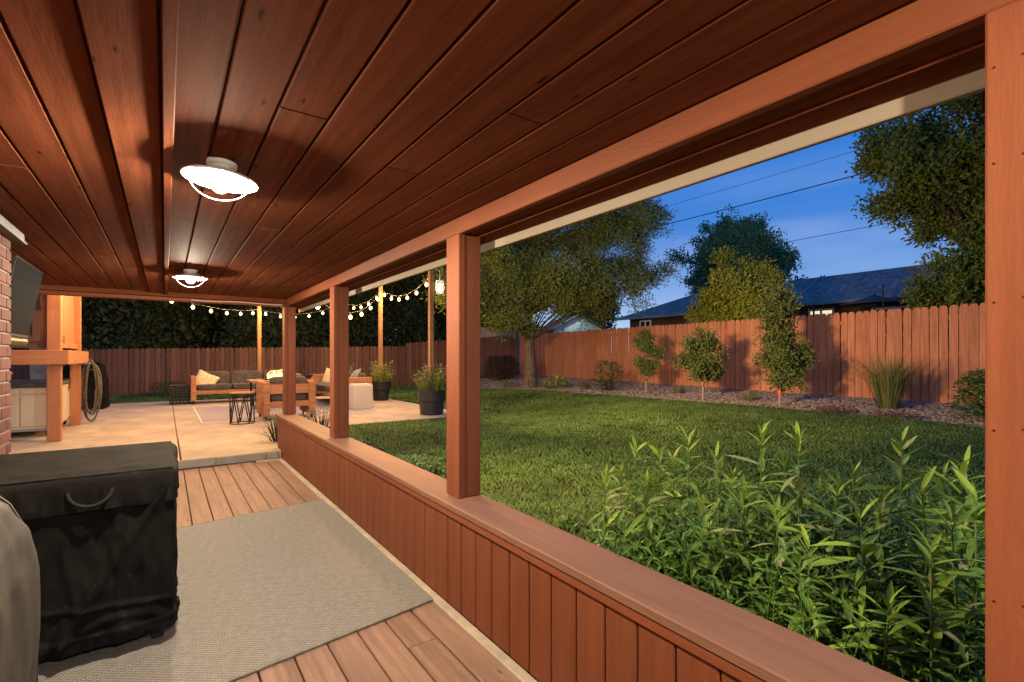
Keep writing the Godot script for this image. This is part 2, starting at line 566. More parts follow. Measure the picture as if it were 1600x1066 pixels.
func setup_camera_and_sky() -> void:
	var cam := Camera3D.new()
	cam.name = "camera"
	cam.projection = Camera3D.PROJECTION_FRUSTUM
	cam.near = 0.05
	cam.far = 400.0
	cam.size = 2.0 * cam.near * 533.0 / 770.0
	cam.frustum_offset = Vector2(0, cam.near * 24.0 / 770.0)
	cam.position = V(0, 1.3, 0)
	cam.rotation_degrees.y = -35.14
	add_child(cam)
	cam.current = true
	# dusk sky: deep blue above, pale at the horizon, a thin veil of cloud low down
	var nz := FastNoiseLite.new()
	nz.seed = 77
	nz.frequency = 1.3
	nz.fractal_octaves = 4
	var w := 1024
	var h := 512
	var im := Image.create(w, h, false, Image.FORMAT_RGBF)
	for y in h:
		var el := (0.5 - (y + 0.5) / h) * PI
		var s := sin(el)
		for x in w:
			var c: Color
			if el >= 0:
				var k := exp(-pow(s / 0.13, 1.5))
				c = Color(0.024, 0.195, 0.68).lerp(Color(0.56, 0.76, 0.96), k)
				var az := TAU * (x + 0.5) / w
				var cl := nz.get_noise_3d(cos(az) * cos(el) * 1.2, s * 7.0, sin(az) * cos(el) * 1.2)
				cl = clampf(cl * 2.2 + 0.12, 0, 1) * exp(-pow((s - 0.20) / 0.13, 2.0))
				c = c.lerp(Color(0.60, 0.70, 0.88), cl * 0.18)
			else:
				c = Color(0.03, 0.035, 0.03)
			im.set_pixel(x, y, c)
	var sky := PanoramaSkyMaterial.new()
	sky.panorama = ImageTexture.create_from_image(im)
	var e := Environment.new()
	e.background_mode = Environment.BG_SKY
	e.sky = Sky.new()
	e.sky.sky_material = sky
	e.background_energy_multiplier = 1.0
	e.tonemap_mode = Environment.TONE_MAPPER_LINEAR
	e.tonemap_exposure = 1.0
	e.sdfgi_enabled = true
	e.ssao_enabled = true
	e.ssil_enabled = true
	var we := WorldEnvironment.new()
	we.name = "world"
	we.environment = e
	add_child(we)

func omni(parent: Node, at: Vector3, energy: float, c: Color, size: float) -> void:
	var l := OmniLight3D.new()
	l.name = "light"
	l.light_energy = energy
	l.light_color = c
	l.light_size = size
	l.omni_range = 40.0
	l.omni_attenuation = 2.0
	l.shadow_enabled = true
	l.position = at
	parent.add_child(l, true)

# ---------------------------------------------------------------- ground
func ground_y(x: float, f: float) -> float:
	if x < 1.25 and f < 6.9: return -0.32
	var s := smoothstep(lerpf(1.6, 5.6, smoothstep(4.5, 8.5, f)), 9.2, x)
	if x < 5.1 and f > 8.8 and f < 16.0: return 0.02
	var back := 1.0 - 0.9 * smoothstep(9.5, 17.0, f) * (1.0 - smoothstep(8.6, 11.5, x))
	return 0.055 + 0.28 * s * back + maxf(0.0, minf(x, 14.0) - 8.9) * 0.028

func span(stops: Array) -> Array:
	var r := []
	for i in stops.size() - 1:
		var m: int = stops[i][1]
		for k in m: r.append(lerpf(stops[i][0], stops[i + 1][0], float(k) / m))
	r.append(stops[-1][0])
	return r

func make_ground() -> void:
	var xs := span([[-90, 6], [-8, 8], [1.24, 1], [1.26, 10], [5.09, 1], [5.11, 22], [15, 8], [120, 1]])
	var fs := span([[-60, 6], [-4, 8], [6.89, 1], [6.91, 4], [8.79, 1], [8.81, 12], [15.99, 1], [16.01, 12], [23, 8], [140, 1]])
	var b := MB.new()
	for i in xs.size() - 1:
		for j in fs.size() - 1:
			var q := []
			var nn := []
			for k in [[0, 0], [1, 0], [1, 1], [0, 1]]:
				var x: float = xs[i + k[0]]
				var f: float = fs[j + k[1]]
				q.append(V(x, ground_y(x, f), f))
				var dx := ground_y(x + 0.02, f) - ground_y(x - 0.02, f)
				if absf(dx) > 0.1: dx = 0.0
				nn.append(Vector3(-dx / 0.04, 1, 0).normalized())
			b.tri(q[0], q[1], q[2], nn[0], nn[1], nn[2], Vector2(q[0].x, q[0].z), Vector2(q[1].x, q[1].z), Vector2(q[2].x, q[2].z))
			b.tri(q[0], q[2], q[3], nn[0], nn[2], nn[3], Vector2(q[0].x, q[0].z), Vector2(q[2].x, q[2].z), Vector2(q[3].x, q[3].z))
	tag(part("ground", b.mesh(), M.turf, self), "lawn ground running out under the fences to the houses", "ground", "", "structure")

	# gravel bed along the fence
	b = MB.new()
	var bf := span([[-5, 40], [17.6, 1]])
	for j in bf.size() - 1:
		for i in 6:
			var q := []
			for k in [[0, 0], [1, 0], [1, 1], [0, 1]]:
				var f: float = bf[j + k[1]]
				var x := lerpf(bed_edge(f), fence_x(f) + 0.15, (i + k[0]) / 6.0)
				q.append(V(x, ground_y(x, f) + 0.012, f))
			b.quad(q[0], q[1], q[2], q[3], Vector3.UP)
	tag(part("planting_bed", b.smooth(), M.bed, self), "soil of the planting bed along the side fence", "bed", "", "structure")
	var st := MB.new()
	st.lathe([Vector2(0, -0.35), Vector2(0.42, -0.12), Vector2(0.5, 0.1), Vector2(0.3, 0.34), Vector2(0, 0.4)], 6)
	var xf := []
	var cl := []
	rng.seed = 101
	for k in 24000:
		var f := rng.randf_range(0.0, 17.5)
		var x := lerpf(bed_edge(f) - 0.02, fence_x(f) - 0.02, rng.randf())
		var s := rng.randf_range(0.035, 0.085)
		var bs := Basis.from_euler(Vector3(rng.randf_range(-0.5, 0.5), rng.randf() * TAU, rng.randf_range(-0.5, 0.5))).scaled(Vector3(s, s * rng.randf_range(0.4, 0.8), s * rng.randf_range(0.6, 1.0)))
		xf.append(Transform3D(bs, V(x, ground_y(x, f) + 0.018, f)))
		var g := rng.randf_range(0.05, 0.22)
		var tint := rng.randf_range(-0.03, 0.03)
		cl.append(Color(g * 1.12 + tint, g * 0.92, g * 0.76 - tint * 0.5))
	var sm := mat("gravel", Color.WHITE, 0.9)
	sm.vertex_color_use_as_albedo = true
	tag(scatter("gravel", st.mesh(), sm, xf, cl, self), "pinkish grey river gravel covering the bed along the fence", "gravel", "", "stuff")

func bed_edge(f: float) -> float:
	return 8.85 + 0.12 * sin(f * 0.55) - 0.35 * smoothstep(3.5, 0.5, f)

func fence_x(f: float) -> float:
	return 11.6 + (f - 1.5) * 0.097

func in_patio(x: float, f: float) -> bool:
	return (x < 1.42 and f < 16.1) or (x < 5.2 and f > 8.72 and f < 16.1)

func make_grass() -> void:
	rng.seed = 202
	var b := MB.new()
	for k in 9:
		var an := rng.randf() * TAU
		var base := Vector3(rng.randf_range(-0.03, 0.03), 0, rng.randf_range(-0.03, 0.03))
		var out := Vector3(cos(an), 0, sin(an))
		var hgt := rng.randf_range(0.035, 0.065)
		var side := Vector3(-out.z, 0, out.x) * 0.0035
		var mid := base + Vector3.UP * hgt * 0.6 + out * hgt * 0.2
		var tip := base + Vector3.UP * hgt * 0.92 + out * hgt * 0.62
		var nn := (out * -0.5 + Vector3.UP).normalized()
		b.tri(base - side, base + side, mid + side, nn, nn, nn, Vector2.ZERO, Vector2.RIGHT, Vector2.ONE)
		b.tri(base - side, mid + side, mid - side, nn, nn, nn, Vector2.ZERO, Vector2.RIGHT, Vector2.ONE)
		b.tri(mid - side, mid + side, tip, nn, nn, nn, Vector2.ZERO, Vector2.RIGHT, Vector2.ONE)
	var nz := FastNoiseLite.new()
	nz.seed = 8
	nz.frequency = 0.55
	var xf := []
	var cl := []
	var count := 0
	while count < 190000:
		var f := rng.randf_range(0.4, 21.0)
		var x := rng.randf_range(-3.0, 9.0)
		if rng.randf() < 0.55:
			f = rng.randf_range(0.8, 8.7)
			x = rng.randf_range(1.45, 8.95)
		if in_patio(x, f) or x > bed_edge(f) + 0.05: continue
		count += 1
		var s := rng.randf_range(0.75, 1.35)
		xf.append(Transform3D(Basis.from_euler(Vector3(0, rng.randf() * TAU, 0)).scaled(Vector3(s, s, s)), V(x, ground_y(x, f) - 0.004, f)))
		var p := nz.get_noise_2d(x, f) * 0.45 + nz.get_noise_2d(x * 0.3 + 50.0, f * 0.3) * 0.5 + nz.get_noise_2d(x * 5.0, f * 5.0) * 0.35 + 1.0
		var g := rng.randf_range(0.7, 1.3) * p
		var dry := rng.randf() < 0.10
		cl.append(Color(0.16, 0.15, 0.05) * g if dry else Color(0.075 * g, 0.140 * g, 0.026 * g))
	tag(scatter("lawn_grass", b.mesh(), M.grass, xf, cl, self), "mown green lawn grass between porch and fence", "grass", "", "stuff")

# ---------------------------------------------------------------- porch
const CEIL := 2.034
const BEAM := 1.951
const CAP := 0.543

func make_porch() -> void:
	rng.seed = 7
	# ---- deck of boards along the porch
	var deck := thing("deck", "reddish brown plank deck of the covered porch", "deck", Vector3.ZERO, 0, "", "structure")
	var x := 1.03 + 0.07
	var row := 0
	while x > -2.0:
		var w := 0.1365 if row > 0 else 0.128
		var f0 := -2.6 if x > -0.72 else 4.02
		var cuts := [f0]
		var at := f0 + rng.randf_range(1.2, 3.6)
		if row == 1: cuts = [-2.6, 2.06, 5.42]
		else:
			while at < 6.2:
				cuts.append(at)
				at += rng.randf_range(2.4, 3.6)
		cuts.append(6.80 if row > 1 else 6.72)
		for i in cuts.size() - 1:
			var l: float = cuts[i + 1] - cuts[i] - 0.004
			part("board", boxm(Vector3(w, 0.032, l), 0.004, Vector2(rng.randf() * 2.4, rng.randf() * 0.3)), pick("deck"), deck, V(x, -0.016 + rng.randf_range(-0.0012, 0.0012), (cuts[i] + cuts[i + 1]) / 2))
		x -= 0.1430
		row += 1
	for k in 8:
		part("joist", boxm(Vector3(3.0, 0.14, 0.04)), M.backing, deck, V(-0.4, -0.115, -2.3 + k * 1.25))
	var ft := MB.new()
	ft.box(V(1.186, -0.06, 2.12), Vector3(0.050, 0.145, 9.35), 0.006)
	var fo := part("footing", ft.mesh(), M.footing, deck)
	fo.set_meta("label", "pale concrete ledge along the foot of the half wall")
	part("footing", boxm(Vector3(0.30, 0.145, 0.05), 0.006), M.footing, deck, V(1.06, -0.06, 6.765))

	# ---- half wall with vertical boards and a wide cap
	var hw := thing("half_wall", "low boarded porch wall with a wide painted cap", "half wall", V(1.21, 0, 2.2))
	var o := hw.position
	part("core", boxm(Vector3(0.108, 0.50, 9.3)), M.backing, hw, V(1.308, 0.245, 2.44) - o)
	var f := -2.2
	var variants := []
	for k in 6: variants.append(boxm(Vector3(0.018, 0.498, 0.1335), 0.003, Vector2(rng.randf() * 2, rng.randf() * 0.3)))
	while f < 7.02:
		part("panel_board", variants[rng.randi() % 6], pick("panel"), hw, V(1.2195 + rng.randf_range(-0.0008, 0.0008), 0.259, f + 0.07) - o)
		part("outer_board", variants[rng.randi() % 6], pick("panel"), hw, V(1.372, 0.259, f + 0.07) - o)
		f += 0.1408
	part("end_board", boxm(Vector3(0.165, 0.50, 0.018), 0.003), pick("stain"), hw, V(1.297, 0.258, 7.105) - o)
	part("cap_trim", boxm(Vector3(0.012, 0.035, 9.3), 0.002), pick("stain"), hw, V(1.2045, 0.4895, 2.44) - o)
	for s in [[-2.3, 4.62], [4.624, 7.14]]:
		part("cap", boxm(Vector3(0.228, 0.036, s[1] - s[0]), 0.005, Vector2(rng.randf() * 2, rng.randf())), pick("cap"), hw, V(1.302 + (0.004 if s[0] < 0 else 0.0), CAP - 0.018, (s[0] + s[1]) / 2) - o)

	# ---- posts on the cap
	var names := ["nearest reddish porch post at the right edge of the picture", "reddish porch post standing closest on the half wall, in the middle", "second reddish porch post, further along the half wall", "reddish porch post at the far end of the half wall"]
	var spots := [0.178, 2.365, 4.725, 7.02]
	for k in 4:
		var p := thing("porch_post", names[k], "post", V(1.34, CAP, spots[k]), 0, "posts of the covered porch")
		var hgt := BEAM - CAP
		part("inner_board", boxm(Vector3(0.040, hgt, 0.140), 0.004, Vector2(k * 0.7, 0.1)), pick("stain"), p, Vector3(-0.050, hgt / 2, 0))
		part("groove_strip", boxm(Vector3(0.010, hgt, 0.124)), M.backing, p, Vector3(-0.0268, hgt / 2, 0))
		part("outer_board", boxm(Vector3(0.092, hgt, 0.136), 0.006, Vector2(k * 0.9 + 0.3, 0.2)), pick("stain"), p, Vector3(0.0235, hgt / 2, 0))
		if k == 0:
			for y in [0.30, 0.62, 0.86, 1.12, 1.30]:
				for s in [-0.02, 0.045]:
					part("nail", boxm(Vector3(0.002, 0.0035, 0.0035)), M.black_metal, p, Vector3(-0.0702, y + s * 0.1, s * 0.6 - 0.045))

	# ---- beams
	var rb := thing("roof_beam", "long reddish roof beam over the half wall", "beam", V(1.34, BEAM, 2.3))
	o = rb.position
	part("face_board", boxm(Vector3(0.038, 0.096, 9.75), 0.004, Vector2(0.4, 0.1)), M.stain_0, rb, V(1.291, BEAM + 0.048, 2.35) - o)
	part("inner_beam", boxm(Vector3(0.078, 0.12, 9.75), 0.003), M.ceiling_2, rb, V(1.350, BEAM + 0.066, 2.35) - o)
	part("outer_beam", boxm(Vector3(0.114, 0.13, 9.75), 0.004, Vector2(1, 0.15)), M.ceiling_1, rb, V(1.4485, BEAM + 0.063, 2.35) - o)
	part("fascia", boxm(Vector3(0.020, 0.19, 9.85), 0.003), M.fascia, rb, V(1.518, 1.906 + 0.095, 2.35) - o)
	part("gutter_lip", boxm(Vector3(0.045, 0.17, 9.9), 0.006), M.fascia, rb, V(1.552, 1.912 + 0.095, 2.35) - o)
	var cb := thing("cross_beam", "reddish beam across the far end of the porch", "beam", V(-0.8, BEAM, 7.05))
	o = cb.position
	part("face_board", boxm(Vector3(4.1, 0.105, 0.140), 0.004, Vector2(0.2, 0.1)), M.stain_2, cb, V(-0.785, BEAM + 0.0525, 7.03) - o)
	part("trim_board", boxm(Vector3(4.1, 0.05, 0.10), 0.003, Vector2(0.9, 0.2)), M.ceiling_3, cb, V(-0.785, CEIL - 0.0245, 6.905) - o)
	var wire := MB.new()
	var pts := []
	for k in 13:
		var q := k / 12.0
		pts.append(V(lerpf(0.25, 1.24, q), CEIL - 0.065 - 0.006 * sin(q * 9.0), 6.946))
	wire.tube(pts, _rep(0.0035, 13), 5)
	tag(part("lamp_cable", wire.mesh(), M.white_wire, self), "thin white cable stapled along the far cross beam", "cable")

	# ---- ceiling boards
	var ce := thing("porch_ceiling", "reddish brown plank ceiling of the covered porch", "ceiling", Vector3.ZERO, 0, "", "structure")
	x = 1.264
	row = 0
	while x > -2.7:
		var x0 := x - 0.1415
		var drop := 0.014 if row == 9 else 0.0
		var cuts := [-2.5]
		var at := -2.5 + rng.randf_range(1.0, 4.0)
		while at < 6.3:
			cuts.append(at)
			at += rng.randf_range(2.4, 4.6)
		cuts.append(6.98)
		for i in cuts.size() - 1:
			var l: float = cuts[i + 1] - cuts[i] - 0.003
			part("board", boxm(Vector3(0.1335, 0.018, l), 0.003, Vector2(rng.randf() * 2.4, rng.randf() * 0.3)), pick("ceiling"), ce, V((x + x0) / 2, CEIL + 0.009 - drop + rng.randf_range(-0.001, 0.001), (cuts[i] + cuts[i + 1]) / 2))
		x = x0
		row += 1
	part("batten", boxm(Vector3(0.030, 0.030, 9.45), 0.003), M.ceiling_4, ce, V(0.008, CEIL - 0.017, 2.24))
	part("backing", boxm(Vector3(4.1, 0.012, 9.6)), M.backing, ce, V(-0.79, CEIL + 0.026, 2.25))
	var rf := MB.new()
	rf.box(V(-0.75, 2.20, 2.35), Vector3(4.66, 0.06, 10.0), 0.0)
	tag(part("porch_roof", rf.mesh(), M.roof_brown, self), "shingled roof over the porch", "roof", "", "structure")

	# ---- ceiling lamps: enamel saucer, bulb, wire guard
	var where := ["nearest of the two lit white saucer lamps on the porch ceiling", "lit white saucer lamp on the porch ceiling near the far beam", "white saucer lamp on the porch ceiling behind the viewer"]
	var lf := [2.16, 5.0, -0.68]
	for k in 3:
		var p := thing("ceiling_lamp", where[k], "ceiling lamp", V(0.176, CEIL, lf[k]), 0, "saucer lamps on the porch ceiling")
		var sh := MB.new()
		var rim := -0.066
		sh.lathe([Vector2(0.0, -0.022), Vector2(0.030, -0.022), Vector2(0.058, -0.034), Vector2(0.092, -0.050), Vector2(0.120, rim + 0.006), Vector2(0.128, rim), Vector2(0.125, rim - 0.004), Vector2(0.117, rim + 0.001), Vector2(0.090, -0.056), Vector2(0.058, -0.040), Vector2(0.030, -0.028), Vector2(0, -0.028)], 40)
		part("shade", sh.mesh(), M.enamel, p)
		var ba := MB.new()
		ba.lathe([Vector2(0.0, 0.0), Vector2(0.052, 0.0), Vector2(0.052, -0.012), Vector2(0.034, -0.020), Vector2(0.030, -0.023), Vector2(0.0, -0.023)], 24)
		part("base", ba.mesh(), M.enamel, p)
		var bu := MB.new()
		bu.lathe([Vector2(0.0, -0.030), Vector2(0.014, -0.032), Vector2(0.017, -0.044), Vector2(0.031, -0.064), Vector2(0.036, -0.082), Vector2(0.030, -0.102), Vector2(0.015, -0.114), Vector2(0.0, -0.116)], 20)
		part("bulb", bu.mesh(), M.bulb_white, p)
		var gu := MB.new()
		for a in 1:
			var gp := []
			for i in 17:
				var q := PI * i / 16.0
				gp.append(Vector3(cos(q) * 0.105, rim + 0.006 - sin(q) * 0.085, 0).rotated(Vector3.UP, -0.25))
			gu.tube(gp, _rep(0.0022, 17), 6)
		var gr := []
		for i in 25: gr.append(Vector3(cos(TAU * i / 24.0) * 0.105, rim + 0.004, sin(TAU * i / 24.0) * 0.105))
		gu.tube(gr, _rep(0.0024, 25), 5, false)
		part("wire_guard", gu.mesh(), M.white_wire, p)
		p.rotation.z = [-0.07, 0.0, 0.03][k]
		omni(p, Vector3(0, -0.079, 0), LAMP_ENERGY, Color(1.0, 0.92, 0.80), 0.03)

func _rep(x: float, k: int) -> Array:
	var a := []
	a.resize(k)
	a.fill(x)
	return a

func make_house_wall() -> void:
	rng.seed = 19
	var hw := thing("house_wall", "red brick house wall beside the porch", "wall", Vector3.ZERO, 0, "", "structure")
	part("mortar", boxm(Vector3(0.19, 2.40, 6.6)), M.mortar, hw, V(-0.823, 0.85, 0.645))
	part("mortar", boxm(Vector3(1.2, 2.40, 0.20)), M.mortar, hw, V(-1.332, 0.85, 3.842))
	var bl := []
	for k in 4: bl.append(boxm(Vector3(0.095, 0.0585, 0.196), 0.004))
	var rest := MB.new()
	for c in 30:
		var y := 0.034 + c * 0.0680
		var f := 3.95 - (0.0 if c % 2 == 0 else 0.103)
		if c % 2 == 1:
			part("brick", boxm(Vector3(0.196, 0.0585, 0.095), 0.004), pick("brick"), hw, V(-0.72 - 0.098, y, 3.95 - 0.0475))
		for i in 6:
			part("brick", bl[i % 4], pick("brick"), hw, V(-0.72 - 0.0475 + rng.randf_range(-0.0015, 0.001), y + rng.randf_range(-0.001, 0.001), f - 0.098))
			f -= 0.206
		while f > -2.4:
			rest.box(V(-0.72 - 0.0475, y, f - 0.098), Vector3(0.095, 0.0585, 0.196))
			f -= 0.206
		f = -0.72 - 0.206 - (0.0 if c % 2 == 1 else -0.10)
		for i in 4:
			rest.box(V(f - 0.098, y, 3.95 - 0.0475), Vector3(0.196, 0.0585, 0.094))
			f -= 0.206
	part("more_bricks", rest.mesh(), M.brick_2, hw).set_meta("kind", "stuff")
	part("brick_infill", boxm(Vector3(0.2, 2.4, 3.2)), M.brick_1, hw, V(-2.0, 0.85, 5.45))
	var tr := MB.new()
	tr.box(V(-0.70, 1.985, 3.3), Vector3(0.06, 0.05, 1.36), 0.004)
	tr.box(V(-0.672, 1.958, 3.3), Vector3(0.02, 0.012, 1.40), 0.002)
	part("flashing", tr.mesh(), M.grey_box, hw)

# ---------------------------------------------------------------- things on the porch
func cloth_box(lo: Vector3, hi: Vector3, r: float, nn: int, amp: float, sd: int, extra = null, skip_bottom := true) -> ArrayMesh:
	var nz := FastNoiseLite.new()
	nz.seed = sd
	nz.frequency = 2.6
	nz.fractal_octaves = 3
	var nf := FastNoiseLite.new()
	nf.seed = sd + 1
	nf.frequency = 6.5
	nf.fractal_type = FastNoiseLite.FRACTAL_RIDGED
	nf.fractal_octaves = 2
	var mid := (lo + hi) / 2
	var h := (hi - lo) / 2
	var b := MB.new()
	for i in 3:
		for s in [-1.0, 1.0]:
			if i == 1 and s < 0 and skip_bottom: continue
			var j := (i + 1) % 3
			var k := (i + 2) % 3
			var fn := func(u: float, w: float) -> Vector3:
				var p := Vector3.ZERO
				p[i] = s * h[i]; p[j] = (u * 2 - 1) * h[j]; p[k] = (w * 2 - 1) * h[k]
				var q := p.clamp(-h + Vector3(r, 0 if skip_bottom else r, r), h - Vector3(r, r, r))
				if skip_bottom and p.y < h.y - r: q.y = p.y
				var d := (p - q)
				d = d.normalized() if d.length() > 1e-5 else Vector3.ZERO
				if d == Vector3.ZERO: d[i] = s
				var pos := q + d * r
				var low := clampf((h.y - pos.y) / (h.y * 2), 0, 1)
				var sq := Vector3(pos.x, pos.y * 0.35, pos.z)
				var disp := nz.get_noise_3dv(sq) * amp + (nf.get_noise_3dv(sq) - 0.3) * amp * 0.95 * (0.35 + low)
				if absf(d.y) > 0.7: disp *= 0.55
				pos += d * disp
				if extra != null: pos = extra.call(pos, d, mid)
				return mid + pos
			b.grid(nn, nn, fn, s < 0)
	return b.smooth()

func make_porch_things() -> void:
	# grey herringbone runner
	var rug := thing("porch_rug", "grey herringbone woven rug on the deck", "rug", V(0.35, 0.0, 3.4))
	var o := rug.position
	var rb := MB.new()
	var c := [V(1.165, 0.009, 2.385), V(1.17, 0.009, 4.63), V(-0.52, 0.009, 4.38), V(-0.52, 0.009, 2.15)]
	for k in 4: c[k] -= o
	var nz := FastNoiseLite.new()
	nz.seed = 4; nz.frequency = 1.1
	rb.grid(40, 48, func(u: float, w: float) -> Vector3:
		var p: Vector3 = (c[0] as Vector3).lerp(c[3], u).lerp((c[1] as Vector3).lerp(c[2], u), w)
		return p + Vector3(0, absf(nz.get_noise_2d(p.x, p.z)) * 0.004, 0), true)
	for i in rb.v.size(): rb.t[i] = Vector2(rb.v[i].x, rb.v[i].z)
	for i in rb.n.size():
		if rb.n[i].y < 0: rb.n[i] = -rb.n[i]
	part("weave", rb.mesh(), M.rug, rug)
	var eb := MB.new()
	for k in 4: eb.bar(c[k] - Vector3(0, 0.003, 0), c[(k + 1) % 4] - Vector3(0, 0.003, 0), 0.012, 0.011, 0.003)
	part("border", eb.mesh(), M.rug_edge, rug)

	# cube shaped black furniture cover
	var cv := thing("covered_cube", "cube of patio furniture under a black cloth cover beside the brick wall", "furniture cover", V(-0.33, 0.0, 3.14))
	o = cv.position
	var lo := V(-0.70, 0.075, 3.56)
	var hi := V(0.035, 0.79, 2.72)
	var crease := func(p: Vector3, d: Vector3, mid: Vector3) -> Vector3:
		if d.z > 0.6:
			var a := Vector2(0.335, 0.30)
			var e := Vector2(-0.02, -0.30)
			var w := Vector2(p.x, p.y)
			var q := Geometry2D.get_closest_point_to_segment(w, a, e)
			var dist := w.distance_to(q)
			var side := signf((e - a).cross(w - a))
			p.z += 0.022 * exp(-pow(dist / 0.03, 2.0)) + (0.016 * exp(-dist / 0.18) if side > 0 else 0.0)
			p.z += 0.012 * exp(-pow((p.y + 0.185 + p.x * 0.10) / 0.010, 2.0)) + 0.010 * exp(-pow((p.y + 0.30 - 0.05 * sin(p.x * 9.0)) / 0.018, 2.0))
		if absf(d.y) < 0.5: p.y -= 0.0
		if p.y < -0.30: p += Vector3(d.x, 0, d.z) * 0.012
		return p
	part("cover_body", cloth_box(lo - o, hi - o, 0.028, 90, 0.017, 31, crease), M.black_cover, cv)
	var sk := func(p: Vector3, d: Vector3, _mid: Vector3) -> Vector3:
		if d.z > 0.6: p.z += 0.006 + 0.010 * clampf((0.05 - p.y) / 0.1, 0, 1)
		return p
	part("top_skirt", cloth_box(V(-0.71, 0.655, 3.57) - o, V(0.045, 0.795, 2.708) - o, 0.030, 70, 0.014, 37, sk), M.black_cover, cv)
	var tp := MB.new()
	var nt := FastNoiseLite.new()
	nt.seed = 6; nt.frequency = 3.5; nt.fractal_octaves = 4
	tp.grid(50, 50, func(u: float, w: float) -> Vector3:
		var x := lerpf(-0.695, 0.030, u)
		var f := lerpf(2.722, 3.555, w)
		var eu := minf(minf(u, 1 - u), minf(w, 1 - w))
		return V(x, 0.7985 + 0.007 * smoothstep(0, 0.12, eu) + nt.get_noise_2d(x * 2.0, f) * 0.006 * smoothstep(0, 0.1, eu), f) - o, false)
	for i in tp.n.size():
		if tp.n[i].y < 0: tp.n[i] = -tp.n[i]
	part("top_panel", tp.mesh(), M.black_cover, cv)
	var hp := []
	for k in 13:
		var q := PI * k / 12.0
		hp.append(V(-0.255 - cos(q) * 0.072, 0.742 - sin(q) * 0.062, 2.69 - 0.022 * sin(q)) - o)
	var hb := MB.new()
	hb.tube(hp, _rep(0.007, 13), 8)
	part("strap_handle", hb.mesh(), M.strap, cv)
	for sx in [-0.62, -0.03]:
		for sf in [2.80, 3.48]:
			part("foot", boxm(Vector3(0.05, 0.07, 0.05), 0.006), M.plastic_black, cv, V(sx, 0.046, sf) - o)

	# nearer cover with rounded shoulders: a grill under taupe cloth
	var gc := thing("covered_grill", "grill under a faded taupe cover in the near left corner", "grill cover", V(-0.46, 0, 1.05))
	o = gc.position
	var prof := [Vector2(-0.225, 0.03), Vector2(-0.238, 0.40), Vector2(-0.243, 0.80), Vector2(-0.246, 0.838), Vector2(-0.258, 0.905), Vector2(-0.285, 0.968), Vector2(-0.33, 1.02), Vector2(-0.40, 1.05), Vector2(-0.50, 1.06), Vector2(-0.60, 1.04), Vector2(-0.66, 0.98), Vector2(-0.675, 0.84), Vector2(-0.68, 0.40), Vector2(-0.685, 0.03)]
	var gb := MB.new()
	var ng := FastNoiseLite.new()
	ng.seed = 12; ng.frequency = 3.0; ng.fractal_octaves = 4
	gb.grid(70, 52, func(u: float, w: float) -> Vector3:
		var fi := u * (prof.size() - 1)
		var i := mini(int(fi), prof.size() - 2)
		var p: Vector2 = prof[i].lerp(prof[i + 1], fi - i)
		var f := lerpf(0.62, 1.56, w)
		var d := ng.get_noise_3d(p.x * 2.0, p.y * 0.8, f * 1.4) * 0.016
		return V(p.x + d * (1.0 if p.x > -0.45 else -1.0), p.y + d * 0.4, f) - o, true)
	part("cover", gb.smooth(), M.taupe_cover, gc)
	for fz in [0.622, 1.558]:
		var cap := MB.new()
		var pp := []
		for q in prof: pp.append(Vector2(q.x - o.x, q.y))
		cap.prism(pp, 0.008, Transform3D(Basis.IDENTITY, Vector3(0, 0, -fz - o.z)))
		part("end_panel", cap.mesh(), M.taupe_cover, gc)

	# television on a bracket round the brick corner
	var tv := thing("television", "black flat television tilted down beside the brick corner", "television", V(-0.80, 1.68, 4.62))
	tv.rotation = Vector3(0, 0, 0)
	var tilt := Basis(Vector3(0, 0, 1), -0.17)
	var tb := MB.new()
	tb.box(Vector3(0, 0, 0), Vector3(0.028, 0.50, 0.80), 0.006, Transform3D(tilt, Vector3.ZERO))
	part("housing", tb.mesh(), M.plastic_black, tv)
	var ts := MB.new()
	ts.box(Vector3(0.0155, 0.006, 0), Vector3(0.003, 0.468, 0.77), 0.001, Transform3D(tilt, Vector3.ZERO))
	part("screen", ts.mesh(), M.screen, tv)
	var tw := MB.new()
	tw.box(Vector3(-0.05, -0.10, 0), Vector3(0.075, 0.34, 0.6), 0.02, Transform3D(tilt, Vector3.ZERO))
	part("rear_bulge", tw.mesh(), M.plastic_black, tv)
	var ta := MB.new()
	ta.bar(Vector3(-0.08, 0, 0.05), Vector3(-1.12, 0, 0.05), 0.05, 0.06, 0.004)
	ta.box(Vector3(-1.105, 0, 0.05), Vector3(0.025, 0.24, 0.24), 0.003)
	part("wall_bracket", ta.mesh(), M.black_metal, tv)
	var sb := MB.new()
	sb.tube([Vector3(0.0, -0.275, -0.37), Vector3(0.0, -0.275, 0.37)], [0.03, 0.03], 14)
	part("sound_bar", sb.mesh(), M.plastic_black, tv, Vector3(-0.05, 0, 0))

# ---------------------------------------------------------------- patio and what stands on it
const PAT := 0.10

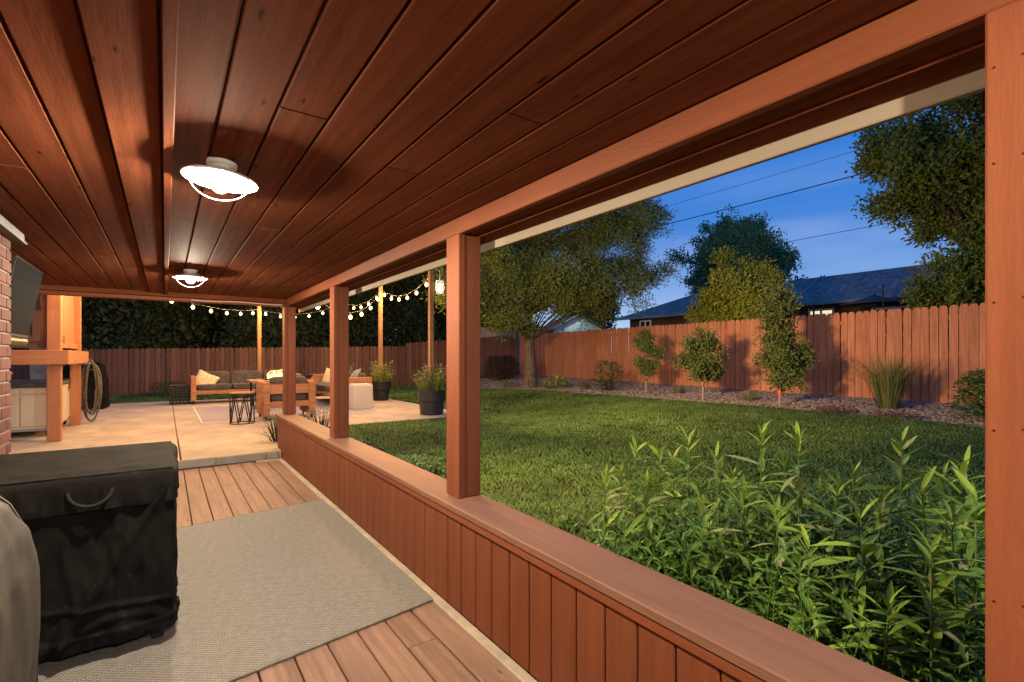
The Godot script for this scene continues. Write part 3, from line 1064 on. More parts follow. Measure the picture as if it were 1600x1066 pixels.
func make_patio() -> void:
	rng.seed = 23
	var pa := thing("patio", "beige concrete patio slabs beyond the porch deck", "patio", Vector3.ZERO, 0, "", "structure")
	var xs := [-4.6, -2.75, 0.145]
	var fs := [6.845, 9.30, 12.05, 16.05]
	for i in 2:
		for j in 3:
			var sx: float = xs[i + 1] - xs[i] - 0.010
			var sf: float = fs[j + 1] - fs[j] - 0.010
			part("slab", boxm(Vector3(sx, 0.30, sf), 0.006), M.concrete, pa, V((xs[i] + xs[i + 1]) / 2, PAT - 0.15 + rng.randf_range(-0.001, 0.001), (fs[j] + fs[j + 1]) / 2))
	part("slab", boxm(Vector3(1.245, 0.30, 1.86), 0.006), M.concrete, pa, V(0.7775, PAT - 0.15, 7.78))
	var ys := [8.72, 12.05, 16.05]
	var x2 := [0.145, 2.75, 5.2]
	for i in 2:
		for j in 2:
			part("slab", boxm(Vector3(x2[i + 1] - x2[i] - 0.010, 0.30, ys[j + 1] - ys[j] - 0.010), 0.006), M.concrete, pa, V((x2[i] + x2[i + 1]) / 2, PAT - 0.15 + rng.randf_range(-0.001, 0.001), (ys[j] + ys[j + 1]) / 2))
	var x := -2.2
	while x < 1.15:
		var w := rng.randf_range(0.40, 0.62)
		if x + w > 1.18: w = 1.18 - x
		part("edge_stone", boxm(Vector3(w - 0.008, 0.098, 0.045), 0.008), M.concrete_edge, pa, V(x + w / 2, 0.052 + rng.randf_range(-0.004, 0.0), 6.832 + rng.randf_range(-0.004, 0.004)))
		x += w
	part("slab_bed", boxm(Vector3(5.9, 0.20, 9.0)), M.soil, pa, V(-1.65, -0.03, 11.5))

func cushion_mesh(size: Vector3, e := 0.32) -> ArrayMesh:
	var b := MB.new()
	b.grid(20, 14, func(u: float, w: float) -> Vector3:
		var a := u * TAU
		var t := (w - 0.5) * PI * 0.999
		var ce := pow(absf(cos(t)), e)
		return Vector3(signf(cos(a)) * pow(absf(cos(a)), e) * ce * size.x / 2, signf(sin(t)) * pow(absf(sin(t)), e) * size.y / 2, signf(sin(a)) * pow(absf(sin(a)), e) * ce * size.z / 2), true)
	return b.mesh()

func pillow_mesh(s: float, th: float) -> ArrayMesh:
	var b := MB.new()
	for sd in [-1.0, 1.0]:
		b.grid(14, 14, func(u: float, w: float) -> Vector3:
			var x := u * 2 - 1
			var y := w * 2 - 1
			var pin := 1.0 - 0.10 * (1.0 - pow(absf(x * y), 1.0)) * maxf(absf(x), absf(y))
			return Vector3(x * s / 2 * pin, y * s / 2 * pin, sd * th / 2 * pow(maxf(0, (1 - pow(absf(x), 2.6)) * (1 - pow(absf(y), 2.6))), 0.55)), sd < 0)
	return b.mesh()

func caster(p: Node, at: Vector3) -> void:
	var b := MB.new()
	b.lathe([Vector2(0, -0.014), Vector2(0.034, -0.014), Vector2(0.038, 0), Vector2(0.034, 0.014), Vector2(0, 0.014)], 14, Transform3D(Basis(Vector3(0, 0, 1), PI / 2), at + Vector3(0, 0.038, 0)))
	b.box(at + Vector3(0, 0.073, 0), Vector3(0.05, 0.010, 0.05), 0.002)
	b.box(at + Vector3(0.019, 0.055, 0), Vector3(0.004, 0.04, 0.03))
	b.box(at + Vector3(-0.019, 0.055, 0), Vector3(0.004, 0.04, 0.03))
	part("caster", b.mesh(), M.black_metal, p)

func timber_seat(called: String, label: String, at: Vector3, turn: float, w: float, d: float, seats: int, group: String) -> Node3D:
	# local: x along the seat, +z is the front; arms are three stacked timbers
	var p := thing(called, label, "sofa" if seats > 1 else "armchair", at, turn, group)
	var aw := 0.115
	for s in [-1.0, 1.0]:
		for k in 3:
			var arm := part("arm_timber", boxm(Vector3(aw, 0.206, d), 0.008, Vector2(rng.randf() * 2, rng.randf())), pick("timber"), p, Vector3(s * (w / 2 - aw / 2), 0.185 + k * 0.208, 0))
			arm.rotation.y = rng.randf_range(-0.004, 0.004)
		for z in [-d / 2 + 0.08, d / 2 - 0.08]:
			caster(p, Vector3(s * (w / 2 - aw / 2), 0, z))
	var inn := w - 2 * aw
	part("front_rail", boxm(Vector3(inn, 0.09, 0.045), 0.004, Vector2(0.3, 0)), pick("timber"), p, Vector3(0, 0.285, d / 2 - 0.05))
	part("rear_rail", boxm(Vector3(inn, 0.09, 0.045), 0.004, Vector2(1.3, 0)), pick("timber"), p, Vector3(0, 0.285, -d / 2 + 0.05))
	part("back_board", boxm(Vector3(inn, 0.18, 0.045), 0.004, Vector2(0.8, 0)), pick("timber"), p, Vector3(0, 0.575, -d / 2 + 0.06))
	part("seat_deck", boxm(Vector3(inn, 0.02, d - 0.14), 0.002), pick("timber"), p, Vector3(0, 0.335, 0))
	var cw := inn / seats
	for k in seats:
		var x := -inn / 2 + cw * (k + 0.5)
		part("seat_cushion", cushion_mesh(Vector3(cw - 0.012, 0.145, d - 0.10), 0.26), M.cushion, p, Vector3(x, 0.415, 0.02))
		part("back_cushion", cushion_mesh(Vector3(cw - 0.02, 0.36, 0.17), 0.3), M.cushion, p, Vector3(x, 0.625, -d / 2 + 0.19), Vector3(-0.14, 0, 0))
	return p

func make_lounge() -> void:
	rng.seed = 31
	# patio rug
	var rg := thing("patio_rug", "pale patterned rug under the lounge set on the patio", "rug", V(2.2, PAT, 12.1))
	var b := MB.new()
	b.box(Vector3.ZERO, Vector3(3.3, 0.008, 3.3), 0.002)
	for i in b.v.size(): b.t[i] = Vector2(b.v[i].x, b.v[i].z)
	part("weave", b.mesh(), M.patio_rug, rg, Vector3(0, 0.0045, 0))
	for s in [-1.0, 1.0]:
		part("border", boxm(Vector3(0.022, 0.010, 3.34), 0.002), M.patio_rug_edge, rg, Vector3(s * 1.66, 0.0055, 0))
		part("border", boxm(Vector3(3.30, 0.010, 0.022), 0.002), M.patio_rug_edge, rg, Vector3(0, 0.0055, s * 1.661))

	var grp := "timber lounge seats round the fire table"
	timber_seat("timber_sofa", "long timber sofa with dark grey cushions in front of the back fence", V(1.83, PAT, 15.02), 0.0, 2.62, 0.86, 3, grp)
	timber_seat("timber_armchair", "timber armchair on casters with its back to the porch, beside the wire drum table", V(1.93, PAT + 0.009, 10.45), PI, 0.92, 0.88, 1, grp)
	timber_seat("timber_sofa", "timber sofa seen end on at the right, in front of the planters", V(3.62, PAT, 13.05), -PI / 2, 2.86, 0.90, 3, grp)

	# pillows
	var pls := [[V(0.84, 0.66, 14.92), Vector3(-0.42, 0.10, -0.52), "floral pillow slumped over the left arm of the long sofa", 0.50],
		[V(2.62, 0.72, 15.06), Vector3(-0.28, -0.15, 0.14), "floral pillow at the far right end of the long sofa", 0.46],
		[V(3.70, 0.74, 13.98), Vector3(-0.30, -PI / 2 + 0.5, -0.12), "floral pillow against the far arm of the right sofa", 0.46]]
	for q in pls:
		var pn := part("pillow", pillow_mesh(q[3], 0.15), M.pillow, self, q[0], q[1])
		tag(pn, q[2], "pillow", "floral pillows on the sofas")
	tag(part("pillow", pillow_mesh(0.42, 0.14), M.grey_pillow, self, V(3.78, 0.80, 12.05), Vector3(-0.5, -PI / 2, 0.2)), "plain grey pillow on the back of the right sofa", "pillow")

	# fire table
	var ft := thing("fire_table", "wooden fire table with dark legs and burning flames", "fire table", V(2.28, PAT + 0.009, 12.95))
	for k in 6:
		part("top_plank", boxm(Vector3(1.34, 0.045, 0.176), 0.004, Vector2(rng.randf() * 2, rng.randf())), pick("timber"), ft, Vector3(0, 0.61, -0.45 + k * 0.18))
	for sx in [-0.58, 0.58]:
		for sz in [-0.44, 0.44]:
			part("leg", boxm(Vector3(0.05, 0.585, 0.05), 0.004), M.black_metal, ft, Vector3(sx, 0.2925, sz))
	part("burner_box", boxm(Vector3(0.80, 0.30, 0.45), 0.01), M.black_metal, ft, Vector3(0, 0.43, 0))
	part("burner_tray", boxm(Vector3(0.72, 0.03, 0.30), 0.005), M.black_metal, ft, Vector3(0, 0.648, 0))
	for k in 9:
		var fl := MB.new()
		var hgt := rng.randf_range(0.10, 0.21)
		var r := rng.randf_range(0.030, 0.048)
		var lean := rng.randf_range(-0.03, 0.03)
		var ring := []
		var rad := []
		for i in 8:
			var q := i / 7.0
			ring.append(Vector3(lean * q * q + 0.008 * sin(q * 7 + k), q * hgt, 0.006 * cos(q * 6 + k)))
			rad.append(maxf(0.001, r * pow(sin(PI * (0.16 + q * 0.84)), 0.9) * (1.0 - 0.35 * q)))
		fl.tube(ring, rad, 9)
		part("flame", fl.mesh(), M.flame, ft, Vector3(-0.28 + k * 0.07, 0.66, rng.randf_range(-0.06, 0.06)))
	omni(ft, Vector3(0, 0.84, 0), 0.9, Color(1.0, 0.62, 0.28), 0.2)
	var bw := thing("black_bowl", "small dark bowl on the right end of the fire table", "bowl", V(2.86, PAT + 0.643, 12.85))
	b = MB.new()
	b.lathe([Vector2(0, 0), Vector2(0.06, 0), Vector2(0.12, 0.06), Vector2(0.14, 0.12), Vector2(0.13, 0.12), Vector2(0.11, 0.065), Vector2(0.05, 0.012), Vector2(0, 0.012)], 20)
	part("bowl", b.mesh(), M.planter, bw)

	# wire drum side table
	var dt := thing("drum_table", "round wire drum side table with black zigzag rods", "side table", V(1.12, PAT + 0.009, 9.95))
	b = MB.new()
	b.lathe([Vector2(0, 0.53), Vector2(0.195, 0.53), Vector2(0.205, 0.535), Vector2(0.205, 0.552), Vector2(0.195, 0.557), Vector2(0, 0.557)], 32)
	part("top", b.mesh(), M.pole_1, dt)
	b = MB.new()
	b.lathe([Vector2(0.196, 0.485), Vector2(0.202, 0.485), Vector2(0.202, 0.529), Vector2(0.196, 0.529)], 32)
	part("apron", b.mesh(), M.black_metal, dt)
	for y in [0.008, 0.52]:
		b = MB.new()
		var ring := []
		for i in 33: ring.append(Vector3(cos(TAU * i / 32.0) * 0.195, y, sin(TAU * i / 32.0) * 0.195))
		b.tube(ring, _rep(0.008, 33), 6, false)
		part("ring", b.mesh(), M.black_metal, dt)
	for k in 7:
		var a0 := TAU * k / 7.0 + 0.2
		for s in [-1.0, 1.0]:
			b = MB.new()
			var a1: float = a0 + s * TAU / 14.0
			b.tube([Vector3(cos(a0) * 0.195, 0.008, sin(a0) * 0.195), Vector3(cos(a1) * 0.195, 0.52, sin(a1) * 0.195)], [0.0095, 0.0095], 6)
			part("rod", b.mesh(), M.black_metal, dt)

	# black lattice crate
	var cr := thing("lattice_crate", "black lattice crate at the left end of the long sofa", "crate", V(0.30, PAT, 14.95))
	for s in [[Vector3(0, 0, 0.17), 0.0], [Vector3(0, 0, -0.17), 0.0], [Vector3(-0.19, 0, 0), PI / 2], [Vector3(0.19, 0, 0), PI / 2]]:
		b = MB.new()
		var wid := 0.40 if s[1] == 0.0 else 0.34
		for k in 7: b.box(Vector3(-wid / 2 + wid * k / 6.0, 0.23, 0), Vector3(0.022, 0.44, 0.012), 0.002)
		for k in 7: b.box(Vector3(0, 0.02 + 0.07 * k, 0.0), Vector3(wid, 0.022, 0.016), 0.002)
		part("lattice_side", b.mesh(), M.black_metal, cr, s[0], Vector3(0, s[1], 0))
	part("lid", boxm(Vector3(0.42, 0.025, 0.38), 0.006), M.resin_top, cr, Vector3(0, 0.475, 0))

	# white block
	var wb := thing("white_block", "white stone look block table at the near end of the right sofa", "side table", V(3.69, PAT, 11.31))
	part("body", boxm(Vector3(0.44, 0.545, 0.40), 0.012), M.white_stone, wb, Vector3(0, 0.2725, 0))
	part("lid", boxm(Vector3(0.40, 0.022, 0.36), 0.008), M.white_stone, wb, Vector3(0, 0.556, 0))

	# dry plant behind the long sofa
	leafy_clump("dry_shrub", "brown dry shrub behind the long sofa", V(2.02, 0.06, 16.35), 0.38, 0.95, 320, Color(0.16, 0.11, 0.06), Color(0.08, 0.06, 0.035), 0.09, 0.02, true)

func make_planters() -> void:
	rng.seed = 37
	var spots := [[V(4.52, PAT, 9.32), 0.235, 0.285, 0.50, 3.22, "large dark round planter with flowering plants nearest the middle porch post"], [V(4.83, PAT, 13.1), 0.20, 0.275, 0.52, 3.30, "dark planter with yellow green plants behind the right sofa"],
		[V(4.55, PAT, 15.6), 0.20, 0.26, 0.48, 3.30, "dark planter at the back corner of the patio"]]
	for k in 3:
		var s: Array = spots[k]
		var p := thing("planter", s[5], "planter", s[0], 0, "dark planters on the patio")
		var b := MB.new()
		var r0: float = s[1]
		var r1: float = s[2]
		var h: float = s[3]
		b.lathe([Vector2(0, 0), Vector2(r0, 0), Vector2(lerpf(r0, r1, 0.45), h * 0.55), Vector2(lerpf(r0, r1, 0.52) + 0.018, h * 0.58), Vector2(r1, h - 0.02), Vector2(r1, h), Vector2(r1 - 0.022, h), Vector2(r1 - 0.05, h - 0.09), Vector2(0, h - 0.09)], 36)
		part("pot", b.mesh(), M.planter, p)
		b = MB.new()
		b.lathe([Vector2(r1 - 0.045, h - 0.085), Vector2(r1 - 0.2, h - 0.05), Vector2(0, h - 0.04)], 24)
		part("soil", b.mesh(), M.soil, p)
		pot_flowers(s[0] + Vector3(0, h - 0.07, 0), r1 - 0.06, ["yellow green flowering stems in the planter by the middle post", "yellow green grasses in the planter behind the right sofa", "green stems in the planter at the back corner"][k], 170 if k == 0 else 110)
		var po := thing("light_pole", ["timber light pole standing in the large planter by the middle post", "timber light pole standing in the planter behind the right sofa", "timber light pole at the back corner of the patio"][k], "pole", s[0] + Vector3(0, h - 0.09, -0.03), 0.06 * k, "timber poles that carry the string lights")
		part("shaft", boxm(Vector3(0.092, s[4] - h, 0.092), 0.005, Vector2(k * 0.6, 0.1 * k)), pick("pole"), po, Vector3(0, (s[4] - h) / 2, 0))
		part("hook", boxm(Vector3(0.012, 0.012, 0.06), 0.002), M.steel, po, Vector3(0, s[4] - h - 0.05, 0.06))
	var p1 := thing("light_pole", "timber light pole behind the long sofa in front of the back fence", "pole", V(2.22, 0.02, 15.85), 0.1, "timber poles that carry the string lights")
	part("shaft", boxm(Vector3(0.092, 3.35, 0.092), 0.005), pick("pole"), p1, Vector3(0, 1.675, 0))
	part("hook", boxm(Vector3(0.012, 0.012, 0.06), 0.002), M.steel, p1, Vector3(0, 3.25, 0.06))

	# string lights: each span is one string with its bulbs
	var A := V(4.52, 3.02, 9.25)
	var B := V(4.83, 3.12, 13.03)
	var C := V(4.55, 2.98, 15.53)
	var D := V(2.22, 2.66, 15.78)
	var E := V(-1.18, 2.86, 9.42)
	var G := V(1.60, 2.16, 7.10)
	var spans := [[A, B, 0.30, 6, "string of warm bulbs between the two right hand planter poles"], [B, C, 0.22, 5, "string of warm bulbs from the middle planter pole to the back corner pole"], [C, D, 0.24, 6, "string of warm bulbs along the back between the two far poles"],
		[D, E, 0.32, 9, "string of warm bulbs from the sofa pole to the boarded stair screen"], [E, V(1.62, 2.75, 7.45), 0.30, 7, "string of warm bulbs from the stair screen to the near roof corner"], [B, G, 0.42, 6, "string of warm bulbs from the middle planter pole to the porch roof corner"]]
	for s in spans:
		var a: Vector3 = s[0]
		var e: Vector3 = s[1]
		var st := thing("string_light", s[4], "string light", a, 0, "string lights over the patio")
		var pts := []
		for i in 25:
			var q := i / 24.0
			pts.append(a.lerp(e, q) - Vector3(0, 4 * s[2] * q * (1 - q), 0) - a)
		var cb := MB.new()
		cb.tube(pts, _rep(0.005, 25), 5)
		part("cord", cb.mesh(), M.cord, st)
		for k in s[3]:
			var q: float = (k + 0.6) / s[3]
			var at: Vector3 = a.lerp(e, q) - Vector3(0, 4 * s[2] * q * (1 - q), 0) - a
			var so := MB.new()
			so.lathe([Vector2(0, -0.002), Vector2(0.016, -0.004), Vector2(0.018, -0.05), Vector2(0, -0.052)], 10)
			var bb := MB.new()
			bb.lathe([Vector2(0, -0.050), Vector2(0.016, -0.054), Vector2(0.030, -0.076), Vector2(0.034, -0.096), Vector2(0.027, -0.120), Vector2(0.012, -0.134), Vector2(0, -0.137)], 14)
			var bn := part("bulb", bb.mesh(), M.bulb_warm, st, at)
			part("socket", so.mesh(), M.cord, bn)
			omni(bn, Vector3(0, -0.10, 0), BULB_ENERGY, Color(1.0, 0.78, 0.50), 0.06)

	# lantern that hangs from the near pole
	var lt := thing("hanging_lantern", "white wire lantern hanging beside the nearest light pole", "lantern", V(4.70, 2.62, 9.30))
	var b := MB.new()
	for y in [0.0, 0.13, 0.26]:
		var ring := []
		var rr := 0.075 if y != 0.13 else 0.09
		for i in 21: ring.append(Vector3(cos(TAU * i / 20.0) * rr, y, sin(TAU * i / 20.0) * rr))
		b.tube(ring, _rep(0.005, 21), 5, false)
	for k in 8:
		var a := TAU * k / 8.0
		for s in [-1.0, 1.0]:
			var e: float = a + s * TAU / 16.0
			b.tube([Vector3(cos(a) * 0.075, 0, sin(a) * 0.075), Vector3(cos(e) * 0.09, 0.13, sin(e) * 0.09), Vector3(cos(a) * 0.075, 0.26, sin(a) * 0.075)], [0.005, 0.005, 0.005], 5)
	b.tube([Vector3(0, 0.26, 0), Vector3(0, 0.46, 0), Vector3(-0.13, 0.50, 0.0)], [0.004, 0.004, 0.004], 5)
	part("wire_cage", b.mesh(), M.white_wire, lt)
	b = MB.new()
	b.lathe([Vector2(0, 0.02), Vector2(0.035, 0.02), Vector2(0.035, 0.20), Vector2(0, 0.22)], 14)
	part("candle", b.mesh(), M.lantern_glow, lt)
	omni(lt, Vector3(0, 0.12, 0), 0.08, Color(1.0, 0.92, 0.8), 0.05)

func pot_flowers(at: Vector3, r: float, label: String, count: int) -> void:
	var p := thing("potted_plant", label, "plant", at)
	var b := MB.new()
	var lf := MB.new()
	var fl := MB.new()
	for k in count:
		var a := rng.randf() * TAU
		var d := sqrt(rng.randf()) * r
		var base := Vector3(cos(a) * d, 0, sin(a) * d)
		var h := rng.randf_range(0.24, 0.62)
		var lean := Vector3(cos(a), 0, sin(a)) * rng.randf_range(0.0, 0.42) * d / r * 0.6 + Vector3(rng.randf_range(-0.05, 0.05), 0, rng.randf_range(-0.05, 0.05))
		var mid := base + Vector3.UP * h * 0.5 + lean * 0.35
		var tip := base + Vector3.UP * h + lean
		b.tube([base, mid, tip], [0.003, 0.0025, 0.0015], 4, false)
		for j in 5:
			var q := rng.randf_range(0.1, 0.85)
			var an := rng.randf() * TAU
			var c := rng.randf_range(0.7, 1.3)
			lf.col = Color(0.25 * c, 0.28 * c, 0.05 * c)
			lf.leaf(base.lerp(tip, q), Vector3(cos(an), rng.randf_range(0.3, 1.2), sin(an)).normalized(), Vector3.UP, rng.randf_range(0.07, 0.15), 0.020)
		if rng.randf() < 0.55:
			for j in 5:
				var an := rng.randf() * TAU
				fl.col = [Color(0.55, 0.48, 0.34), Color(0.40, 0.28, 0.28), Color(0.38, 0.34, 0.20)][rng.randi() % 3]
				fl.leaf(tip, Vector3(cos(an), rng.randf_range(-0.2, 0.9), sin(an)).normalized(), Vector3.UP, rng.randf_range(0.022, 0.040), 0.018)
	part("stems", b.mesh(), M.stem, p)
	part("leaves", lf.mesh(true), M.leaves, p)
	part("flowers", fl.mesh(true), M.leaves, p)

func leafy_clump(called: String, label: String, at: Vector3, r: float, h: float, count: int, ca: Color, cb: Color, ll: float, lw: float, stems := false, group := "") -> Node3D:
	var p := thing(called, label, "shrub", at, 0, group)
	var b := MB.new()
	var s := MB.new()
	for k in count:
		var a := rng.randf() * TAU
		var y := pow(rng.randf(), 0.75)
		var d := sqrt(rng.randf()) * r * sqrt(maxf(0.05, 1.0 - pow(y - 0.35, 2.0) * 1.7))
		var pos := Vector3(cos(a) * d, y * h, sin(a) * d)
		var c := ca.lerp(cb, rng.randf())
		b.col = c
		var dir := (Vector3(cos(a), rng.randf_range(-0.3, 0.9), sin(a)) + Vector3(rng.randf_range(-0.7, 0.7), 0, rng.randf_range(-0.7, 0.7))).normalized()
		b.leaf(pos, dir, Vector3.UP, ll * rng.randf_range(0.7, 1.3), lw * rng.randf_range(0.8, 1.2))
		if k % (8 if stems else 24) == 0:
			s.tube([Vector3(cos(a) * d * 0.2, -0.02, sin(a) * d * 0.2), pos * Vector3(0.6, 0.55, 0.6), pos], [0.007, 0.005, 0.002], 4, false)
	part("leaves", b.mesh(true), M.leaves, p)
	part("stems", s.mesh(), M.bark_dark, p)
	return p

# ---------------------------------------------------------------- timber stair screen and what is round it
func make_stair_screen() -> void:
	rng.seed = 41
	var p := thing("stair_screen", "orange brown timber bar with posts, slatted screen and stairs beside the patio", "timber structure", V(-1.5, PAT, 10.3))
	var o := p.position
	part("post", boxm(Vector3(0.15, 3.2, 0.15), 0.008), pick("orange"), p, V(-1.28, PAT + 1.6, 9.42) - o)
	part("post", boxm(Vector3(0.14, 3.2, 0.14), 0.008, Vector2(1, 0)), pick("orange"), p, V(-1.28, PAT + 1.6, 11.42) - o)
	part("post", boxm(Vector3(0.15, 3.2, 0.15), 0.008, Vector2(0.5, 0)), pick("orange"), p, V(-3.2, PAT + 1.6, 9.42) - o)
	part("bar_fascia", boxm(Vector3(2.2, 0.20, 0.045), 0.006), pick("orange"), p, V(-2.21, 1.285, 9.27) - o)
	part("bar_fascia", boxm(Vector3(0.045, 0.20, 2.16), 0.006), pick("orange"), p, V(-1.132, 1.285, 10.376) - o)
	for k in 6:
		part("bar_plank", boxm(Vector3(2.1, 0.030, 0.10), 0.003, Vector2(rng.randf(), rng.randf())), pick("orange"), p, V(-2.21, 1.355, 9.36 + k * 0.115 + (0.20 if k > 0 else 0.0)) - o)
	var f := 9.56
	var k2 := 0
	while f < 11.32:
		var sl := part("screen_slat", boxm(Vector3(0.025, 2.05, 0.125), 0.003, Vector2(rng.randf() * 2, rng.randf())), pick("orange"), p, V(-1.30, 2.44, f) - o)
		sl.rotation.x = 0.010 * (k2 % 3 - 1)
		f += 0.152
		k2 += 1
	part("lower_rail", boxm(Vector3(0.05, 0.09, 1.86), 0.004), pick("orange"), p, V(-1.27, 1.47, 10.42) - o)
	part("back_rail", boxm(Vector3(2.4, 0.10, 0.05), 0.004), pick("orange"), p, V(-2.4, 1.55, 9.71) - o)
	part("back_rail", boxm(Vector3(2.4, 0.10, 0.05), 0.004), pick("orange"), p, V(-2.4, 3.10, 9.71) - o)
	for k in 12:
		part("baluster", boxm(Vector3(0.09, 1.72, 0.04), 0.004, Vector2(rng.randf() * 2, rng.randf())), pick("orange"), p, V(-1.50 - k * 0.215, 2.38, 9.66) - o)
	for k in 9:
		part("wall_board", boxm(Vector3(0.136, 2.2, 0.025), 0.003, Vector2(rng.randf() * 2, rng.randf())), pick("orange"), p, V(-1.44 - k * 0.142, 2.52, 9.80) - o)
	for s in [0.0, 0.55]:
		var sb := MB.new()
		var poly := []
		for k in 8:
			poly.append(Vector2(k * 0.25, 0.12 + k * 0.19)); poly.append(Vector2(k * 0.25, 0.12 + (k + 1) * 0.19))
		poly.append(Vector2(2.0, 1.64)); poly.append(Vector2(2.0, 1.30)); poly.append(Vector2(0.30, 0.0)); poly.append(Vector2(0.0, 0.0))
		sb.prism(poly, 0.04, Transform3D(Basis(Vector3.UP, PI), V(-1.50, PAT, 11.75 + s) - o))
		part("stringer", sb.mesh(), pick("orange"), p)
	for k in 7:
		part("tread", boxm(Vector3(0.27, 0.035, 0.70), 0.004, Vector2(rng.randf(), 0)), pick("orange"), p, V(-1.62 - k * 0.25, PAT + 0.33 + k * 0.19, 12.02) - o)

	# resin storage cabinet on casters
	var c := thing("storage_cabinet", "beige resin storage cabinet with a dark top under the timber bar", "cabinet", V(-1.95, PAT, 10.85))
	o = c.position
	part("body", boxm(Vector3(1.24, 0.62, 1.74), 0.012), M.resin, c, V(-1.98, PAT + 0.43, 10.88) - o)
	part("countertop", boxm(Vector3(1.30, 0.06, 1.80), 0.018), M.resin_top, c, V(-1.98, PAT + 0.772, 10.88) - o)
	for x in [-1.58, -1.905, -2.23]:
		part("door_panel", boxm(Vector3(0.30, 0.46, 0.014), 0.005), M.resin, c, V(x, PAT + 0.395, 10.004) - o)
		part("drawer_front", boxm(Vector3(0.30, 0.075, 0.014), 0.005), M.resin, c, V(x, PAT + 0.682, 10.004) - o)
	part("side_panel", boxm(Vector3(0.014, 0.52, 1.6), 0.005), M.resin, c, V(-1.355, PAT + 0.42, 10.88) - o)
	part("latch", boxm(Vector3(0.016, 0.07, 0.03), 0.004), M.black_metal, c, V(-1.344, PAT + 0.65, 11.2) - o)
	for x in [-1.45, -2.5]:
		for ff in [10.1, 11.66]:
			caster(c, V(x, PAT, ff) - o)
			part("caster_stem", boxm(Vector3(0.03, 0.045, 0.03)), M.steel, c, V(x, PAT + 0.098, ff) - o)
	part("toe_bar", boxm(Vector3(1.1, 0.03, 0.03), 0.004), M.steel, c, V(-1.98, PAT + 0.105, 10.06) - o)

	# garden hose hung on the post
	var hs := thing("garden_hose", "coiled brown garden hose hanging on the far post of the timber bar", "hose", V(-1.15, PAT, 11.55))
	var hb := MB.new()
	var pts := []
	for i in 160:
		var q := i / 159.0
		var turn := q * TAU * 5.0
		var r := 0.17 + 0.07 * sin(q * 17.0)
		pts.append(Vector3(cos(turn) * r * 0.6 + 0.07, 0.60 + sin(turn) * (0.46 + 0.10 * sin(q * 11.0)), 0.05 + cos(turn * 0.5 + q * 3) * 0.06))
	hb.tube(pts, _rep(0.013, 160), 7)
	part("coil", hb.mesh(), M.hose, hs)
	part("hanger", boxm(Vector3(0.14, 0.05, 0.08), 0.008), M.steel, hs, Vector3(0.0, 1.08, 0.06))

	# covered grill by the back of the patio
	var g := thing("covered_grill", "kettle shaped grill under a black cover at the back left of the patio", "grill cover", V(-1.42, PAT, 14.7))
	o = g.position
	part("cover", cloth_box(V(-1.98, PAT + 0.03, 15.15) - o, V(-1.10, PAT + 0.72, 14.45) - o, 0.06, 26, 0.035, 51), M.black_cover, g)
	part("lid_cover", cloth_box(V(-1.86, PAT + 0.60, 15.08) - o, V(-1.13, PAT + 1.06, 14.52) - o, 0.18, 26, 0.05, 57), M.black_cover, g)
	for x in [-1.9, -1.18]:
		part("wheel", boxm(Vector3(0.05, 0.05, 0.05), 0.01), M.rubber, g, V(x, PAT + 0.026, 14.6) - o)
	var gb := thing("grey_gate_post", "grey boxed post at the left end of the back fence", "post", V(-2.75, 0.05, 18.6))
	part("box", boxm(Vector3(0.5, 1.58, 0.5), 0.02), M.grey_box, gb, Vector3(0, 0.79, 0))
	part("cap", boxm(Vector3(0.56, 0.05, 0.56), 0.01), M.grey_box, gb, Vector3(0, 1.60, 0))

# ---------------------------------------------------------------- fences
func picket_mesh(off: Vector2) -> ArrayMesh:
	var b := MB.new()
	b.uvo = off
	var w := 0.0685
	b.prism([Vector2(-w, 0), Vector2(w, 0), Vector2(w, 0.972), Vector2(w - 0.028, 1.0), Vector2(-w + 0.028, 1.0), Vector2(-w, 0.972)], 0.018)
	for i in b.t.size(): b.t[i] = Vector2(b.v[i].y * 1.83 + off.x, b.v[i].x + b.v[i].z + off.y)
	return b.mesh()

func fence(called: String, label: String, a: Vector2, e: Vector2, low: Callable, top: Callable, wood: String, side: float) -> void:
	var p := thing(called, label, "fence", V(a.x, 0, a.y))
	var o := p.position
	var l := a.distance_to(e)
	var dir := (e - a) / l
	var ang := atan2(dir.y, dir.x)      # about y: local x runs along the fence
	var vars := []
	for k in 8: vars.append(picket_mesh(Vector2(rng.randf() * 2.4, rng.randf() * 0.3)))
	var nrm2 := Vector2(-dir.y, dir.x) * side
	var s := 0.07
	var k := 0
	while s < l:
		var q := a + dir * s + nrm2 * (0.030 + 0.005 * (k % 2) + rng.randf_range(-0.002, 0.002))
		var y0: float = low.call(q.x, q.y) - 0.01
		var y1: float = top.call(q.x, q.y) + rng.randf_range(-0.006, 0.006)
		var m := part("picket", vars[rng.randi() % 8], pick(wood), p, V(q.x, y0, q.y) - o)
		m.rotation = Vector3(0, ang, rng.randf_range(-0.006, 0.006))
		m.scale = Vector3(rng.randf_range(0.935, 0.965), y1 - y0, 1)
		s += 0.1415
		k += 1
	s = 0.0
	while s < l:
		var q := a + dir * s
		var q2 := a + dir * minf(s + 2.4, l)
		var y0: float = low.call(q.x, q.y)
		var y1: float = low.call(q2.x, q2.y)
		var h: float = top.call(q.x, q.y) - y0
		for yy in [0.25, h * 0.5, h - 0.22]:
			var b := MB.new()
			b.bar(V(q.x, y0 + yy, q.y) - o, V(q2.x, y1 + yy, q2.y) - o, 0.036, 0.085, 0.003)
			part("rail", b.mesh(), M[wood + "_1"], p)
		part("fence_post", boxm(Vector3(0.09, h - 0.02, 0.09), 0.004), M[wood + "_2"], p, V(q.x - nrm2.x * 0.065, y0 + h / 2, q.y - nrm2.y * 0.065) - o)
		s += 2.4

